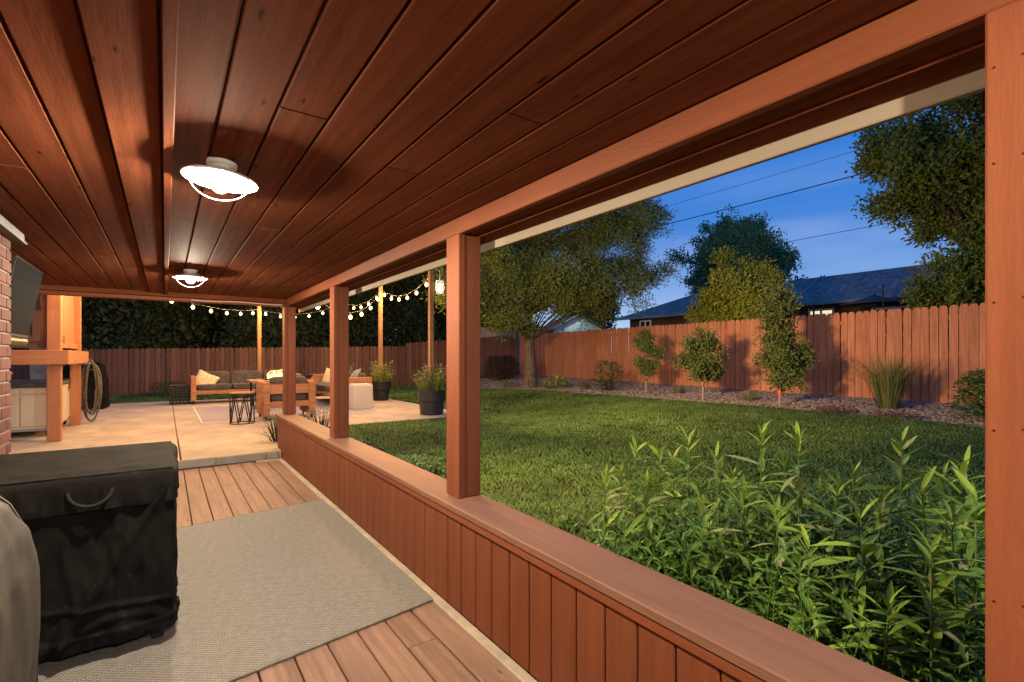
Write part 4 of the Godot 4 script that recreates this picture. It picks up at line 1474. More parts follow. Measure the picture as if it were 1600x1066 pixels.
func back_top(x: float, _f: float) -> float:
	return lerpf(1.535, 1.72, clampf((x + 1.6) / 9.6, -0.4, 1.0)) if x < 8.0 else lerpf(1.84, 2.24, clampf((x - 8.0) / 4.4, 0, 1.2))

func make_fences() -> void:
	rng.seed = 43
	var side_top := func(x: float, f: float) -> float: return ground_y(x, f) + 1.82
	fence("side_fence", "orange brown picket fence along the gravel bed on the right", Vector2(fence_x(-4.0), -4.0), Vector2(fence_x(18.1), 18.1), ground_y, side_top, "picket", 1.0)
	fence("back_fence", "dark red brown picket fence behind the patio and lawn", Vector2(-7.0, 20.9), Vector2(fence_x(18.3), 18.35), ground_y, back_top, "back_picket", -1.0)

# ---------------------------------------------------------------- plants and trees
func spray_mesh(leaves: int, r: float, ll: float, lw: float, sd: int) -> ArrayMesh:
	var r2 := RandomNumberGenerator.new()
	r2.seed = sd
	var b := MB.new()
	for k in leaves:
		var d := Vector3(r2.randfn(), r2.randfn(), r2.randfn()).normalized()
		var at := d * r * pow(r2.randf(), 0.5)
		var dir := (d + Vector3(r2.randfn(), r2.randfn() - 0.3, r2.randfn()) * 0.5).normalized()
		var up := Vector3(r2.randfn(), r2.randfn() + 1.0, r2.randfn()).normalized()
		b.leaf(at, dir, up, ll * r2.randf_range(0.7, 1.25), lw * r2.randf_range(0.8, 1.2))
	return b.mesh()

func tree(called: String, label: String, at: Vector3, trunk: Array, blobs: Array, count: int, spray: Mesh, ca: Color, cb: Color, bark: Material, group := "", limb := 1.0, clus := 14, cr := 0.30) -> Node3D:
	# trunk: [radius, height, lean x, lean z]; blobs: [centre from base, radii]
	var p := thing(called, label, "tree", at, 0, group)
	var tr := MB.new()
	var pts := []
	var rad := []
	for i in 9:
		var q := i / 8.0
		pts.append(Vector3(trunk[2] * q * q + 0.03 * sin(q * 5) * trunk[0] * 4, trunk[1] * q - 0.06, trunk[3] * q * q))
		rad.append(trunk[0] * (1.0 - 0.55 * q) * (1.0 + 0.45 * exp(-q * 9.0)))
	tr.tube(pts, rad, 12)
	part("trunk", tr.mesh(), bark, p)
	var br := MB.new()
	var xf := []
	var cl := []
	var total := 0.0
	for b in blobs: total += pow(b[1].x * b[1].y * b[1].z, 0.7)
	for b in blobs:
		var share := int(count * pow(b[1].x * b[1].y * b[1].z, 0.7) / total)
		var centers := []
		for k in clus:
			var d := Vector3(rng.randfn(), rng.randfn(), rng.randfn()).normalized()
			var rr := pow(rng.randf(), 0.38)
			var c: Vector3 = b[0] + d * b[1] * rr * rng.randf_range(0.70, 1.16)
			centers.append([c, rng.randf_range(0.6, 1.25), rng.randf()])
			if k % 2 == 0:
				var q := clampf(c.y / trunk[1] * 0.75, 0.35, 1.0)
				var i0 := q * 8.0
				var st: Vector3 = pts[int(i0)]
				var mid := st.lerp(c, 0.5) + Vector3(0, 0.10 * st.distance_to(c), 0) + Vector3(rng.randf_range(-0.1, 0.1), 0, rng.randf_range(-0.1, 0.1))
				var r0: float = trunk[0] * 0.30 * limb
				br.tube([st, st.lerp(mid, 0.5) + Vector3(0, 0.04, 0), mid, mid.lerp(c, 0.6), c], [r0, r0 * 0.7, r0 * 0.5, r0 * 0.3, r0 * 0.12], 6, false)
		var cs: float = cr * (b[1].x + b[1].y + b[1].z) / 3.0
		for k in share:
			var c: Array = centers[rng.randi() % clus]
			var off: Vector3 = Vector3(rng.randfn(), rng.randfn() * 0.8, rng.randfn()) * cs * c[1] * 0.62
			var s := rng.randf_range(0.7, 1.3)
			xf.append(Transform3D(Basis.from_euler(Vector3(rng.randf() * TAU, rng.randf() * TAU, rng.randf() * TAU)).scaled(Vector3(s, s, s)), c[0] + off))
			var cc := ca.lerp(cb, rng.randf()) * rng.randf_range(0.8, 1.2)
			cc.a = 1
			cl.append(cc)
	part("limbs", br.mesh(), bark, p)
	scatter("crown", spray, M.leaves, xf, cl, p).set_meta("kind", "stuff")
	return p

func make_trees() -> void:
	rng.seed = 53
	var fine := spray_mesh(10, 0.15, 0.105, 0.030, 1)
	var broad := spray_mesh(9, 0.16, 0.11, 0.065, 2)
	var big := spray_mesh(8, 0.30, 0.24, 0.13, 3)
	var small := spray_mesh(7, 0.055, 0.055, 0.032, 4)
	# the old tree in the corner of the lawn
	tree("yard_tree", "tall yard tree with a furrowed trunk in the corner of the lawn", V(9.45, ground_y(9.45, 12.4), 12.4), [0.165, 6.2, -0.5, -0.4],
		[[Vector3(-0.3, 3.1, 0.9), Vector3(2.0, 0.9, 1.6)], [Vector3(-1.7, 4.0, 0.1), Vector3(2.0, 1.5, 1.8)], [Vector3(1.7, 3.3, 1.2), Vector3(1.9, 1.1, 1.5)], [Vector3(2.9, 5.2, 1.0), Vector3(2.2, 1.8, 1.8)], [Vector3(0.4, 4.6, -0.6), Vector3(1.8, 1.1, 1.6)], [Vector3(0.1, 6.6, -0.4), Vector3(2.8, 2.1, 2.4)], [Vector3(-1.3, 2.3, 0.6), Vector3(1.1, 0.6, 0.9)], [Vector3(-2.3, 2.6, 0.4), Vector3(1.2, 0.9, 1.0)]],
		18000, fine, Color(0.110, 0.140, 0.030), Color(0.050, 0.085, 0.022), M.bark, "", 0.7, 44, 0.22)
	# three young trees in the gravel bed
	var yl := ["small young tree in the gravel bed, nearest the yard tree", "round young tree in the middle of the gravel bed", "tallest young tree in the gravel bed with red tape on its stem"]
	var ys := [[V(9.74, 0, 8.07), 1.75, [[Vector3(0, 1.05, 0), Vector3(0.33, 0.42, 0.33)], [Vector3(0.05, 0.70, 0.05), Vector3(0.25, 0.25, 0.25)], [Vector3(-0.02, 1.4, 0), Vector3(0.16, 0.22, 0.16)]], 620],
		[V(9.30, 0, 6.2), 1.8, [[Vector3(-0.12, 0.95, 0.05), Vector3(0.46, 0.45, 0.46)], [Vector3(0.34, 1.0, -0.1), Vector3(0.30, 0.50, 0.30)], [Vector3(-0.05, 1.35, 0), Vector3(0.25, 0.28, 0.25)], [Vector3(0.1, 0.62, 0), Vector3(0.3, 0.24, 0.3)]], 1100],
		[V(9.49, 0, 4.7), 2.3, [[Vector3(0.0, 0.95, 0.0), Vector3(0.42, 0.60, 0.42)], [Vector3(0.1, 1.55, -0.05), Vector3(0.36, 0.50, 0.36)], [Vector3(-0.05, 2.05, 0), Vector3(0.30, 0.38, 0.30)], [Vector3(0.32, 1.0, 0.1), Vector3(0.30, 0.42, 0.30)], [Vector3(0.12, 0.52, 0), Vector3(0.3, 0.2, 0.3)]], 1500]]
	for k in 3:
		var s: Array = ys[k]
		var pos: Vector3 = s[0]
		pos.y = ground_y(pos.x, -pos.z)
		var t := tree("young_tree", yl[k], pos, [0.020, s[1] * 0.8, 0.02, 0.03], s[2], s[3], small, Color(0.060, 0.080, 0.018), Color(0.030, 0.055, 0.015), M.bark_pale, "young trees along the side fence", 0.7, 12, 0.36)
		if k == 2:
			var tp := MB.new()
			tp.lathe([Vector2(0.034, 0.22), Vector2(0.036, 0.22), Vector2(0.036, 0.29), Vector2(0.034, 0.29)], 12)
			part("red_tape", tp.mesh(), M.red_tape, t)
	# beyond the side fence
	tree("leafy_tree", "yellow green tree rising right behind the side fence", V(15.4, 0.5, 9.0), [0.10, 3.2, 0.1, 0.0],
		[[Vector3(0.0, 2.7, 0.0), Vector3(1.2, 1.0, 1.2)], [Vector3(-0.4, 2.2, 1.1), Vector3(0.9, 0.8, 0.9)], [Vector3(0.2, 3.4, -0.3), Vector3(0.8, 0.8, 0.8)], [Vector3(0.3, 2.1, -1.0), Vector3(0.9, 0.8, 0.9)]],
		3600, broad, Color(0.21, 0.24, 0.028), Color(0.10, 0.14, 0.022), M.bark_dark, "", 1.0, 18, 0.3)
	tree("leafy_tree", "large dark green tree overhanging the fence at the far right", V(16.3, 0.5, 3.3), [0.22, 6.5, 0.2, 0.1],
		[[Vector3(0.5, 4.6, 0.1), Vector3(2.0, 2.4, 1.7)], [Vector3(-0.6, 3.2, 0.3), Vector3(1.4, 1.1, 1.1)], [Vector3(0.4, 7.0, 0.6), Vector3(2.2, 2.0, 2.0)], [Vector3(-0.9, 5.4, -1.0), Vector3(1.1, 1.2, 0.9)], [Vector3(0.6, 2.4, 0.9), Vector3(1.7, 1.1, 1.5)], [Vector3(-0.7, 2.2, -0.5), Vector3(1.0, 0.8, 0.8)], [Vector3(-0.2, 6.2, -1.4), Vector3(1.6, 1.6, 1.2)], [Vector3(0.6, 4.5, 2.2), Vector3(1.8, 2.6, 1.6)]],
		12500, broad, Color(0.105, 0.135, 0.020), Color(0.045, 0.085, 0.018), M.bark_dark, "", 1.0, 34, 0.22)
	tree("leafy_tree", "big bluish green tree behind the neighbour's roof", V(38.0, 0.5, 22.5), [0.40, 8.0, 0.3, 0.2],
		[[Vector3(0.0, 8.8, 0.0), Vector3(4.0, 3.0, 4.0)], [Vector3(1.6, 7.9, -3.2), Vector3(2.3, 2.0, 2.3)], [Vector3(-1.2, 7.4, 2.4), Vector3(2.6, 2.2, 2.6)], [Vector3(0.6, 10.7, -0.8), Vector3(2.4, 1.7, 2.4)], [Vector3(2.0, 5.6, -1.5), Vector3(3.0, 1.8, 3.0)]],
		6500, big, Color(0.120, 0.250, 0.115), Color(0.065, 0.165, 0.075), M.bark_dark, "", 0.9, 36, 0.22)
	tree("leafy_tree", "dark tree between the yard tree and the neighbour's roof", V(27.5, 0.5, 28.5), [0.25, 5.0, 0.1, 0.0],
		[[Vector3(0.0, 4.6, 0.0), Vector3(2.4, 2.0, 2.4)], [Vector3(1.8, 3.6, -1.6), Vector3(1.8, 1.3, 1.8)], [Vector3(-1.0, 3.4, 1.5), Vector3(1.6, 1.6, 1.6)]], 1800, big, Color(0.05, 0.085, 0.03), Color(0.03, 0.06, 0.025), M.bark_dark, "", 1.0, 18, 0.3)
	tree("leafy_tree", "small tree top showing over the neighbour's ridge", V(40.0, 0.5, 17.5), [0.15, 5.5, 0.1, 0.0],
		[[Vector3(0.0, 6.0, 0.0), Vector3(1.5, 1.1, 1.5)], [Vector3(1.2, 5.2, -1.2), Vector3(1.2, 0.9, 1.2)]], 500, big, Color(0.05, 0.10, 0.045), Color(0.035, 0.08, 0.04), M.bark_dark, "", 1.0, 12, 0.32)
	# wall of dark trees behind the back fence
	var spots := [[-9.5, 25.0, 1.15], [-5.2, 27.5, 1.3], [-1.8, 24.6, 1.0], [1.6, 26.8, 1.2], [4.6, 24.4, 1.0], [7.6, 26.5, 1.25], [10.6, 25.4, 1.1], [14.2, 28.6, 1.1], [-12.0, 33.0, 1.6], [-4.0, 34.0, 1.7], [4.0, 33.5, 1.6], [12.0, 34.0, 1.6], [-3.4, 29.5, 1.35], [-7.8, 29.5, 1.45], [0.3, 30.5, 1.4]]
	var names := ["farthest left", "second from the left", "third from the left", "fourth from the left", "fifth from the left", "sixth from the left", "seventh from the left", "eighth from the left", "hindmost at the left", "hindmost left of the middle", "hindmost right of the middle", "hindmost at the right", "second row, middle", "second row, left", "second row, right"]
	for k in spots.size():
		var s: Array = spots[k]
		var z: float = s[2]
		tree("dark_tree", "dark tree behind the back fence, %s in the row" % names[k], V(s[0], 0.1, s[1]), [0.22, 5.0 * z, rng.randf_range(-0.3, 0.3), 0.0],
			[[Vector3(0.0, 2.0, 0.4) * z, Vector3(2.7, 2.0, 2.0) * z], [Vector3(-1.2, 4.8, 0.3) * z, Vector3(2.2, 2.0, 2.0) * z], [Vector3(1.4, 4.6, 0.1) * z, Vector3(2.2, 2.2, 2.0) * z], [Vector3(0.2, 7.0, 0.0) * z, Vector3(2.3, 2.0, 2.2) * z]],
			5200, big, Color(0.055, 0.072, 0.026), Color(0.032, 0.050, 0.020), M.bark_dark, "dark trees behind the back fence", 1.0, 20, 0.32)

func make_bed_plants() -> void:
	rng.seed = 59
	var g := func(x: float, f: float) -> Vector3: return V(x, ground_y(x, f), f)
	leafy_clump("red_leaf_shrub", "dark red leafed shrub left of the yard tree", g.call(10.9, 16.2), 0.75, 0.95, 1500, Color(0.055, 0.028, 0.020), Color(0.03, 0.028, 0.014), 0.11, 0.055)
	leafy_clump("hosta", "yellow green hosta at the foot of the yard tree", g.call(9.60, 11.35), 0.42, 0.26, 170, Color(0.20, 0.24, 0.04), Color(0.11, 0.17, 0.03), 0.17, 0.085)
	leafy_clump("ground_plant", "low green plant left of the yard tree trunk", g.call(9.35, 13.4), 0.30, 0.20, 140, Color(0.10, 0.16, 0.04), Color(0.06, 0.11, 0.03), 0.10, 0.04)
	leafy_clump("tall_perennial", "tall leafy perennial by the dark gap in the fence", g.call(9.75, 9.35), 0.38, 0.78, 420, Color(0.055, 0.10, 0.025), Color(0.035, 0.065, 0.018), 0.15, 0.045, true)
	leafy_clump("round_shrub", "dense dark green shrub in the bed beside the nearest post", g.call(9.75, 1.75), 0.52, 0.72, 2200, Color(0.05, 0.115, 0.03), Color(0.03, 0.075, 0.022), 0.085, 0.045)
	leafy_clump("creeping_plant", "dark red creeping plant at the lawn edge, left one", g.call(8.98, 3.55), 0.34, 0.13, 420, Color(0.13, 0.03, 0.02), Color(0.06, 0.03, 0.015), 0.045, 0.02, false, "red creeping plants at the lawn edge")
	leafy_clump("creeping_plant", "dark red creeping plant at the lawn edge, right one", g.call(9.0, 2.75), 0.36, 0.12, 420, Color(0.11, 0.035, 0.02), Color(0.06, 0.04, 0.015), 0.045, 0.02, false, "red creeping plants at the lawn edge")
	# grasses
	var tufts := [[10.30, 3.25, 1.0, 700, "tall ornamental grass against the side fence"], [10.25, 7.5, 0.22, 130, "low grass tuft between the small and the round young tree"], [9.85, 5.5, 0.26, 140, "low grass tuft between the round and the tallest young tree"], [9.70, 10.2, 0.34, 130, "low grass tuft left of the tall perennial"]]
	for s in tufts:
		var p := thing("grass_tuft", s[4], "grass", g.call(s[0], s[1]))
		var b := MB.new()
		for k in s[3]:
			var a := rng.randf() * TAU
			var h: float = s[2] * rng.randf_range(0.6, 1.1)
			var base := Vector3(cos(a), 0, sin(a)) * rng.randf() * 0.16
			var out := Vector3(cos(a), 0, sin(a)) * h * rng.randf_range(0.10, 0.85)
			var side := Vector3(-sin(a), 0, cos(a)) * 0.0035
			var c := rng.randf_range(0.7, 1.3)
			b.col = Color(0.085 * c, 0.085 * c, 0.03 * c) if rng.randf() < 0.5 else Color(0.045 * c, 0.07 * c, 0.02 * c)
			var m1 := base + Vector3.UP * h * 0.6 + out * 0.3
			var tip := base + Vector3.UP * h * 0.95 + out
			var nn := (Vector3.UP * 0.4 + Vector3(cos(a), 0, sin(a))).normalized()
			b.tri(base - side, base + side, m1 + side, nn, nn, nn, Vector2.ZERO, Vector2.ONE, Vector2.RIGHT)
			b.tri(base - side, m1 + side, m1 - side, nn, nn, nn, Vector2.ZERO, Vector2.ONE, Vector2.RIGHT)
			b.tri(m1 - side, m1 + side, tip, nn, nn, nn, Vector2.ZERO, Vector2.ONE, Vector2.RIGHT)
		part("blades", b.mesh(true), M.grass, p)
	# low plants round the end and back of the half wall
	leafy_clump("lavender", "grey green lavender at the end of the half wall", V(1.30, 0.06, 7.62), 0.22, 0.40, 420, Color(0.16, 0.16, 0.08), Color(0.09, 0.10, 0.05), 0.07, 0.010, true)
	leafy_clump("lavender", "grey green lavender behind the far half wall", V(1.95, 0.06, 7.85), 0.34, 0.46, 520, Color(0.17, 0.15, 0.09), Color(0.10, 0.11, 0.055), 0.07, 0.010, true)
	leafy_clump("ground_plant", "low green plant in the lawn behind the half wall, nearer one", V(2.05, 0.06, 4.55), 0.30, 0.22, 320, Color(0.10, 0.18, 0.06), Color(0.05, 0.11, 0.04), 0.07, 0.03)
	leafy_clump("ground_plant", "low green plant in the lawn behind the half wall, farther one", V(2.05, 0.06, 6.1), 0.18, 0.20, 160, Color(0.06, 0.13, 0.05), Color(0.04, 0.09, 0.03), 0.07, 0.03)
	leafy_clump("ground_plant", "dark low shrub in front of the back fence behind the crate", V(0.1, 0.06, 18.6), 0.6, 0.45, 500, Color(0.05, 0.09, 0.03), Color(0.03, 0.06, 0.02), 0.08, 0.04)

func make_front_plants() -> void:
	rng.seed = 61
	# leaf shapes shared by the tall stems
	var lm := []
	for k in 4:
		var b := MB.new()
		var l := 1.0
		var w: float = [0.14, 0.17, 0.20, 0.13][k]
		var bend: float = [0.10, 0.22, 0.05, 0.30][k]
		b.grid(4, 8, func(u: float, q: float) -> Vector3:
			var wd := w * pow(sin(PI * pow(q, 0.8)), 0.85) + 0.004
			var x := (u - 0.5) * wd
			return Vector3(x, absf(x) * 0.35 + 0.10 * q - bend * q * q, -q * l), false)
		lm.append(b.mesh())
	var tops := [[1191, 673, 2.15], [1248, 675, 2.05], [1410, 684, 2.25], [1508, 719, 2.10], [1075, 684, 2.20], [1119, 712, 2.05], [994, 699, 2.15], [1031, 701, 2.10], [946, 745, 1.85], [1009, 747, 1.80], [1309, 754, 1.95], [1280, 762, 2.25], [1486, 806, 1.80], [1473, 736, 2.25], [1390, 942, 1.62], [1345, 800, 1.75], [1215, 790, 1.72], [1160, 770, 1.85], [1098, 790, 1.72], [1440, 760, 2.0], [1052, 715, 2.3], [970, 730, 2.05], [1145, 740, 2.35], [1225, 720, 2.4], [1335, 735, 2.45], [1375, 770, 2.0], [1455, 850, 1.7], [1265, 850, 1.66], [1525, 770, 2.0]]
	# order from the left, so that every stem can be told apart by counting
	var order := range(tops.size())
	order.sort_custom(func(a, b): return tops[a][0] < tops[b][0])
	var nth := ["first", "second", "third", "fourth", "fifth", "sixth", "seventh", "eighth", "ninth", "tenth", "eleventh", "twelfth", "thirteenth", "fourteenth", "fifteenth", "sixteenth", "seventeenth", "eighteenth", "nineteenth", "twentieth", "twenty-first", "twenty-second", "twenty-third", "twenty-fourth", "twenty-fifth", "twenty-sixth", "twenty-seventh", "twenty-eighth", "last"]
	var yaw := deg_to_rad(35.14)
	for n in order.size():
		var t: Array = tops[order[n]]
		var r: float = (t[0] - 800.0) / 770.0
		var dx := sin(yaw) + r * cos(yaw)
		var df := cos(yaw) - r * sin(yaw)
		var k: float = t[2] / dx
		var f := df * k
		var topy: float = 1.3 - (t[1] - 557.0) * k / 770.0
		var gy := ground_y(t[2], f)
		var p := thing("tall_leafy_plant", "tall upright leafy stem beyond the half wall, %s of its row from the left" % nth[n], "plant", V(t[2], gy, f), rng.randf() * TAU, "tall leafy stems beyond the half wall")
		var h := topy - gy
		var st := MB.new()
		var lean := Vector3(rng.randf_range(-0.05, 0.05), 0, rng.randf_range(-0.05, 0.05))
		var at := func(q: float) -> Vector3: return Vector3(0, q * h, 0) + lean * (1.0 - q)
		st.tube([at.call(-0.02), at.call(0.35), at.call(0.7), at.call(0.97)], [0.0055, 0.005, 0.004, 0.002], 6)
		part("stem", st.mesh(), M.stem, p)
		var m := 46
		for j in m:
			var q := lerpf(0.22, 0.985, pow(float(j) / (m - 1), 0.72))
			var az := j * 2.4 + rng.randf_range(-0.4, 0.4)
			var young := smoothstep(0.80, 1.0, q)
			var l := lerpf(rng.randf_range(0.085, 0.175), rng.randf_range(0.06, 0.10), young)
			var pitch := lerpf(rng.randf_range(-0.45, 0.75), rng.randf_range(0.65, 1.2), young)
			var lf := part("leaf", lm[rng.randi() % 4], M["leaf_%d" % (2 if young > 0.5 and rng.randf() < 0.75 else [0, 1, 0, 2, 1, 0, 1, 0, 3][rng.randi() % 9])], p, at.call(q))
			lf.basis = Basis(Vector3.UP, az) * Basis(Vector3.RIGHT, pitch) * Basis(Vector3.BACK, rng.randf_range(-0.5, 0.5)) * Basis.from_scale(Vector3(l * rng.randf_range(0.85, 1.2), l, l))
	# the tangle of leaves below
	var b := MB.new()
	for j in 12:
		var q := j / 11.0
		var a := j * 2.4
		b.leaf(Vector3(0, q * 0.30, 0), Vector3(cos(a), lerpf(0.1, 0.9, q), sin(a)).normalized(), Vector3.UP, lerpf(0.11, 0.075, q), 0.021)
	b.tube([Vector3(0, -0.05, 0), Vector3(0, 0.32, 0)], [0.003, 0.0015], 4, false)
	var xf := []
	var cl := []
	for k in 1500:
		var f := rng.randf_range(-0.3, 1.62)
		var wide := lerpf(1.15, 0.40, smoothstep(0.8, 1.6, f))
		var x := 1.50 + pow(rng.randf(), 0.9) * wide
		var tall := pow(rng.randf(), 1.4) * 0.36 * (1.0 - 0.5 * smoothstep(1.0, 1.6, f))
		var s := rng.randf_range(0.7, 1.15)
		xf.append(Transform3D(Basis.from_euler(Vector3(rng.randf_range(-0.4, 0.4), rng.randf() * TAU, rng.randf_range(-0.4, 0.4))).scaled(Vector3(s, s, s)), V(x, ground_y(x, f) + tall, f)))
		var g := rng.randf_range(0.65, 1.35)
		cl.append(Color(0.075 * g, 0.15 * g, 0.025 * g))
	tag(scatter("undergrowth", b.mesh(), M.near_leaves, xf, cl, self), "dense green undergrowth of narrow leaves beyond the half wall", "foliage", "", "stuff")

# ---------------------------------------------------------------- what stands beyond the fences
func window(p: Node3D, o: Vector3, x: float, y0: float, y1: float, f0: float, f1: float, glass: Material) -> void:
	var w := part("window", boxm(Vector3(0.05, y1 - y0, f1 - f0), 0.0), glass, p, V(x, (y0 + y1) / 2, (f0 + f1) / 2) - o)
	var b := MB.new()
	for f in [f0, (f0 + f1) / 2, f1]: b.box(Vector3(-0.04, 0, (f0 + f1) / 2 - f), Vector3(0.07, y1 - y0 + 0.12, 0.09), 0.004)
	for y in [-(y1 - y0) / 2, (y1 - y0) / 2]: b.box(Vector3(-0.042, y, 0), Vector3(0.075, 0.09, f1 - f0 - 0.09), 0.004)
	part("frame", b.mesh(), M.white_paint, w)

func make_neighbours() -> void:
	rng.seed = 67
	var h := thing("neighbour_house", "long brick bungalow with a blue grey shingle roof beyond the side fence", "house", V(28, 0.4, 13))
	var o := h.position
	var f0 := 1.0
	var f1 := 21.6
	part("wall", boxm(Vector3(7.0, 3.3, f1 - f0), 0.0), M.house_brick, h, V(28.0, 2.05, (f0 + f1) / 2) - o)
	# hip roof
	var rb := MB.new()
	var e := [V(23.8, 3.72, f0 - 0.6), V(32.2, 3.72, f0 - 0.6), V(32.2, 3.72, f1 + 0.6), V(23.8, 3.72, f1 + 0.6)]
	var r0 := V(28, 5.45, f0 + 3.6)
	var r1 := V(28, 5.45, f1 - 3.0)
	for q in [[e[0], e[3], r1, r0], [e[1], e[2], r1, r0]]:
		var nn: Vector3 = (q[1] - q[0]).cross(q[3] - q[0]).normalized()
		if nn.y < 0: nn = -nn
		rb.quad(q[0] - o, q[1] - o, q[2] - o, q[3] - o, nn)
	for q in [[e[0], e[1], r0], [e[3], e[2], r1]]:
		var nn: Vector3 = (q[1] - q[0]).cross(q[2] - q[0]).normalized()
		if nn.y < 0: nn = -nn
		rb.tri(q[0] - o, q[1] - o, q[2] - o, nn, nn, nn, Vector2.ZERO, Vector2.ONE, Vector2.RIGHT)
	rb.quad(e[0] - o, e[1] - o, e[2] - o, e[3] - o, Vector3.DOWN)
	var roof := part("roof", rb.mesh(), M.roof, h)
	part("eave_board", boxm(Vector3(0.05, 0.12, f1 - f0 + 1.2), 0.0), M.eave, roof, V(23.78, 3.66, (f0 + f1) / 2) - o)
	var vp := MB.new()
	vp.tube([V(25.0, 4.1, 16.2) - o, V(25.0, 5.1, 16.2) - o], [0.05, 0.05], 8)
	part("vent_pipe", vp.mesh(), M.white_paint, roof)
	window(h, o, 24.49, 2.7, 3.42, 9.75, 10.75, M.lit_window)
	window(h, o, 24.49, 2.2, 3.30, 6.75, 8.25, M.dark_glass)
	window(h, o, 24.49, 2.7, 3.42, 16.2, 17.1, M.dark_glass)
	window(h, o, 24.49, 2.7, 3.50, 19.9, 20.7, M.dark_glass)

	# awning, parasol and mast in the neighbour's yard
	var aw := thing("shade_sail", "pale shade sail over the neighbour's lit window", "awning", V(22.6, 0.5, 9.3))
	var ab := MB.new()
	var tri := [V(23.9, 3.55, 10.7), V(23.9, 3.50, 8.0), V(21.8, 3.35, 9.4)]
	for k in 3: tri[k] -= aw.position
	var nn2: Vector3 = (tri[1] - tri[0]).cross(tri[2] - tri[0]).normalized()
	if nn2.y < 0: nn2 = -nn2
	ab.tri(tri[0], tri[1], tri[2], nn2, nn2, nn2, Vector2.ZERO, Vector2.ONE, Vector2.RIGHT)
	for k in 3: tri[k] -= nn2 * 0.02
	ab.tri(tri[0], tri[1], tri[2], -nn2, -nn2, -nn2, Vector2.ZERO, Vector2.ONE, Vector2.RIGHT)
	part("sail", ab.mesh(), M.canvas_white, aw)
	var sp := MB.new()
	sp.tube([V(21.75, 0.5, 9.4) - aw.position, V(21.75, 3.45, 9.4) - aw.position], [0.04, 0.04], 8)
	part("post", sp.mesh(), M.black_metal, aw)
	var um := thing("parasol", "dark parasol open in the neighbour's yard", "parasol", V(20.0, 0.5, 6.7))
	var ub := MB.new()
	ub.lathe([Vector2(1.05, 2.62), Vector2(1.06, 2.58), Vector2(0.02, 2.92), Vector2(0.0, 2.95)], 8)
	part("canopy", ub.mesh(), M.canvas_dark, um)
	ub = MB.new()
	ub.tube([Vector3(0, 0, 0), Vector3(0, 2.98, 0)], [0.025, 0.025], 8)
	part("pole", ub.mesh(), M.black_metal, um)
	var ms := thing("garden_mast", "thin dark mast behind the side fence", "mast", V(16.0, 0.5, 5.16))
	var mb := MB.new()
	mb.tube([Vector3(0, 0, 0), Vector3(0, 2.72, 0)], [0.022, 0.018], 8)
	mb.tube([Vector3(0, 2.70, 0), Vector3(0, 2.80, 0)], [0.035, 0.01], 8)
	part("shaft", mb.mesh(), M.black_metal, ms)

	# pale gabled garage behind the corner of the fences
	var g := thing("gabled_garage", "pale blue gabled garage behind the yard tree", "garage", V(21.3, 0.4, 23.0), 0.0)
	o = g.position
	var tr := Transform3D(Basis(Vector3.UP, -0.42), Vector3.ZERO)
	var gb := MB.new()
	gb.prism([Vector2(-1.6, 0), Vector2(1.6, 0), Vector2(1.6, 2.62), Vector2(0, 3.45), Vector2(-1.6, 2.62)], 5.0, tr * Transform3D(Basis.IDENTITY, Vector3(0, 0, -2.5)))
	part("wall", gb.mesh(), M.pale_siding, g)
	for s in [-1.0, 1.0]:
		var pb := MB.new()
		var xf := tr * Transform3D(Basis(Vector3(0, 0, 1), -s * 0.48), Vector3(s * 0.92, 3.05, -2.5))
		pb.box(Vector3.ZERO, Vector3(2.15, 0.07, 5.5), 0.0, xf)
		part("roof_slope", pb.mesh(), M.roof, g)
	part("gable_vent", boxm(Vector3(0.3, 0.4, 0.04)), M.white_paint, g, tr * Vector3(0, 2.85, 0.02), Vector3(0, -0.42, 0))
	var sh := thing("garden_shed", "beige shed with a brown roof behind the back fence", "shed", V(15.4, 0.3, 22.8), 0.35)
	part("wall", boxm(Vector3(3.6, 2.55, 2.4)), M.beige_siding, sh, Vector3(0, 1.275, 0))
	part("corner_board", boxm(Vector3(0.10, 2.55, 0.10)), M.black_metal, sh, Vector3(-0.3, 1.277, 1.18))
	var rf := MB.new()
	rf.prism([Vector2(-1.5, 0), Vector2(1.5, 0), Vector2(0, 0.85)], 4.0, Transform3D(Basis(Vector3.UP, PI / 2), Vector3(0, 2.56, 0)))
	part("roof", rf.mesh(), M.roof_brown, sh)
	# security light on a mast by the garage
	var sl := thing("security_light", "small bright security light shining beside the garage roof", "security light", V(19.9, 0.4, 22.9))
	var sb := MB.new()
	sb.tube([Vector3(0, 0, 0), Vector3(0, 3.84, 0), Vector3(-0.15, 3.92, 0.15)], [0.05, 0.04, 0.03], 8)
	part("mast", sb.mesh(), M.grey_box, sl)
	sb = MB.new()
	sb.lathe([Vector2(0, -0.09), Vector2(0.09, -0.03), Vector2(0.10, 0.03), Vector2(0.05, 0.08), Vector2(0, 0.09)], 14)
	part("bulb", sb.mesh(), M.security_glow, sl, Vector3(-0.17, 3.84, 0.17))
	omni(sl, Vector3(-0.17, 3.84, 0.17), 3.0, Color(0.85, 1.0, 0.85), 0.08)

	# utility lines
	for k in 2:
		var f: float = [-22.0, 52.0][k]
		var up := thing("utility_pole", ["wooden utility pole behind the viewer", "wooden utility pole far behind the yard tree"][k], "utility pole", V(32, 0.4, f))
		var b := MB.new()
		b.tube([Vector3(0, 0, 0), Vector3(0, 13.2, 0)], [0.16, 0.11], 10)
		part("shaft", b.mesh(), M.bark_dark, up)
		part("crossarm", boxm(Vector3(2.0, 0.12, 0.1)), M.bark_dark, up, Vector3(0, 12.4, 0))
	var ly := [[12.95, 0.012, "uppermost thin power line across the sky"], [11.55, 0.030, "thick middle power line across the sky"], [8.50, 0.016, "lowest power line above the neighbour's roof"]]
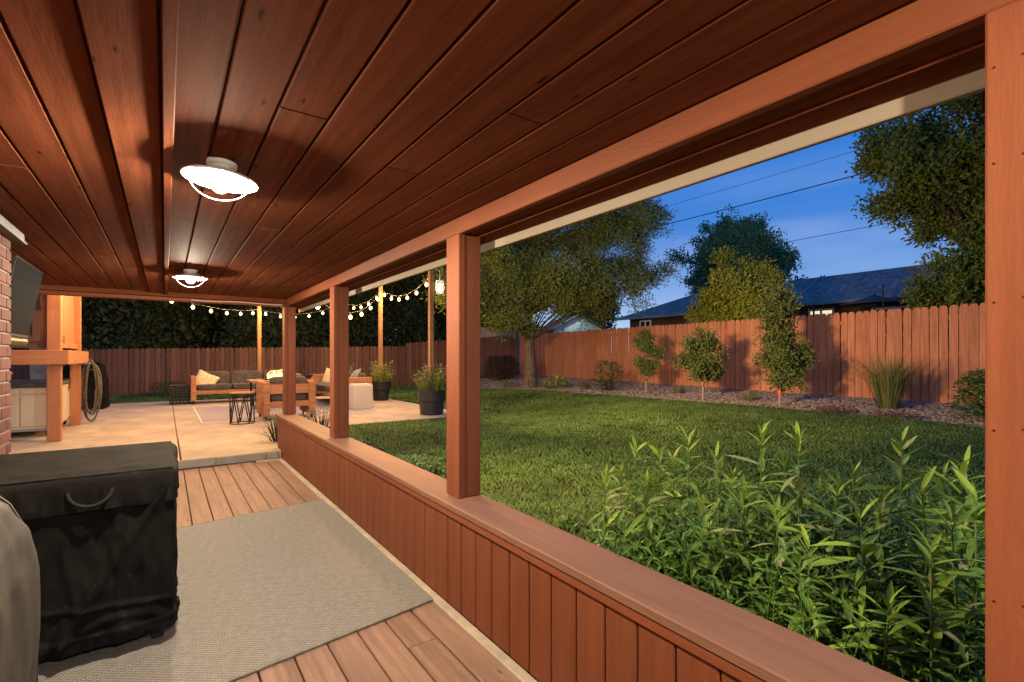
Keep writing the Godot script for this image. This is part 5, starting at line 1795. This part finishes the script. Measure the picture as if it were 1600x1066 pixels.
	for s in ly:
		var b := MB.new()
		var pts := []
		for i in 21:
			var q := i / 20.0
			pts.append(V(32.0, s[0] + 0.9 * pow(q * 2 - 1, 2.0), lerpf(-22.0, 52.0, q)))
		b.tube(pts, _rep(s[1], 21), 6)
		tag(part("power_line", b.mesh(), M.cord, self), s[2], "power line", "power lines over the neighbour's house")

	# twin flood lamp on the outside of the porch gutter
	var fl := thing("flood_lamp", "flood lamp with three heads on the outside of the porch gutter", "flood lamp", V(1.60, 2.11, 3.75))
	part("base", boxm(Vector3(0.05, 0.10, 0.12), 0.006), M.white_paint, fl, Vector3(0.002, 0, 0))
	var aim := [V(12.0, 1.7, 4.6), V(12.5, 1.7, 10.0), V(4.2, 0.0, 3.2)]
	for k in 3:
		var at := Vector3(0.13, -0.06 if k == 2 else 0.0, [0.10, -0.10, 0.0][k])
		var dir: Vector3 = (aim[k] - (fl.position + at)).normalized()
		var hd := MB.new()
		hd.tube([at - dir * 0.07, at - dir * 0.05, at, at + dir * 0.03], [0.025, 0.04, 0.055, 0.062], 14)
		hd.tube([Vector3(0.02, 0, at.z * 0.4), at - dir * 0.06], [0.012, 0.012], 6)
		part("head", hd.mesh(), M.white_paint, fl)
		var gl := MB.new()
		gl.tube([at + dir * 0.031, at + dir * 0.036], [0.054, 0.054], 14)
		part("lens", gl.mesh(), M.flood_glow, fl)
		var s := SpotLight3D.new()
		s.name = "light"
		s.light_energy = FLOOD_ENERGY if k < 2 else LAWN_ENERGY
		s.light_color = Color(1.0, 0.80, 0.58)
		s.light_size = 0.12
		s.spot_range = 60.0
		s.spot_attenuation = 2.0
		s.spot_angle = 36.0 if k < 2 else 80.0
		s.spot_angle_attenuation = 1.0
		s.shadow_enabled = true
		fl.add_child(s, true)
		s.position = at + dir * 0.045
		s.basis = Basis.looking_at(dir, Vector3.UP)

func _ready() -> void:
	rng.seed = 1
	setup_camera_and_sky()
	make_textures()
	make_materials()
	tri_mat("grey_pillow", lin(0.30, 0.31, 0.32), 0.95, T.cloth, 2.0)
	make_ground()
	make_porch()
	make_house_wall()
	make_patio()
	make_fences()
	make_neighbours()
	make_trees()
	make_stair_screen()
	make_lounge()
	make_planters()
	make_porch_things()
	make_bed_plants()
	make_front_plants()
	make_grass()
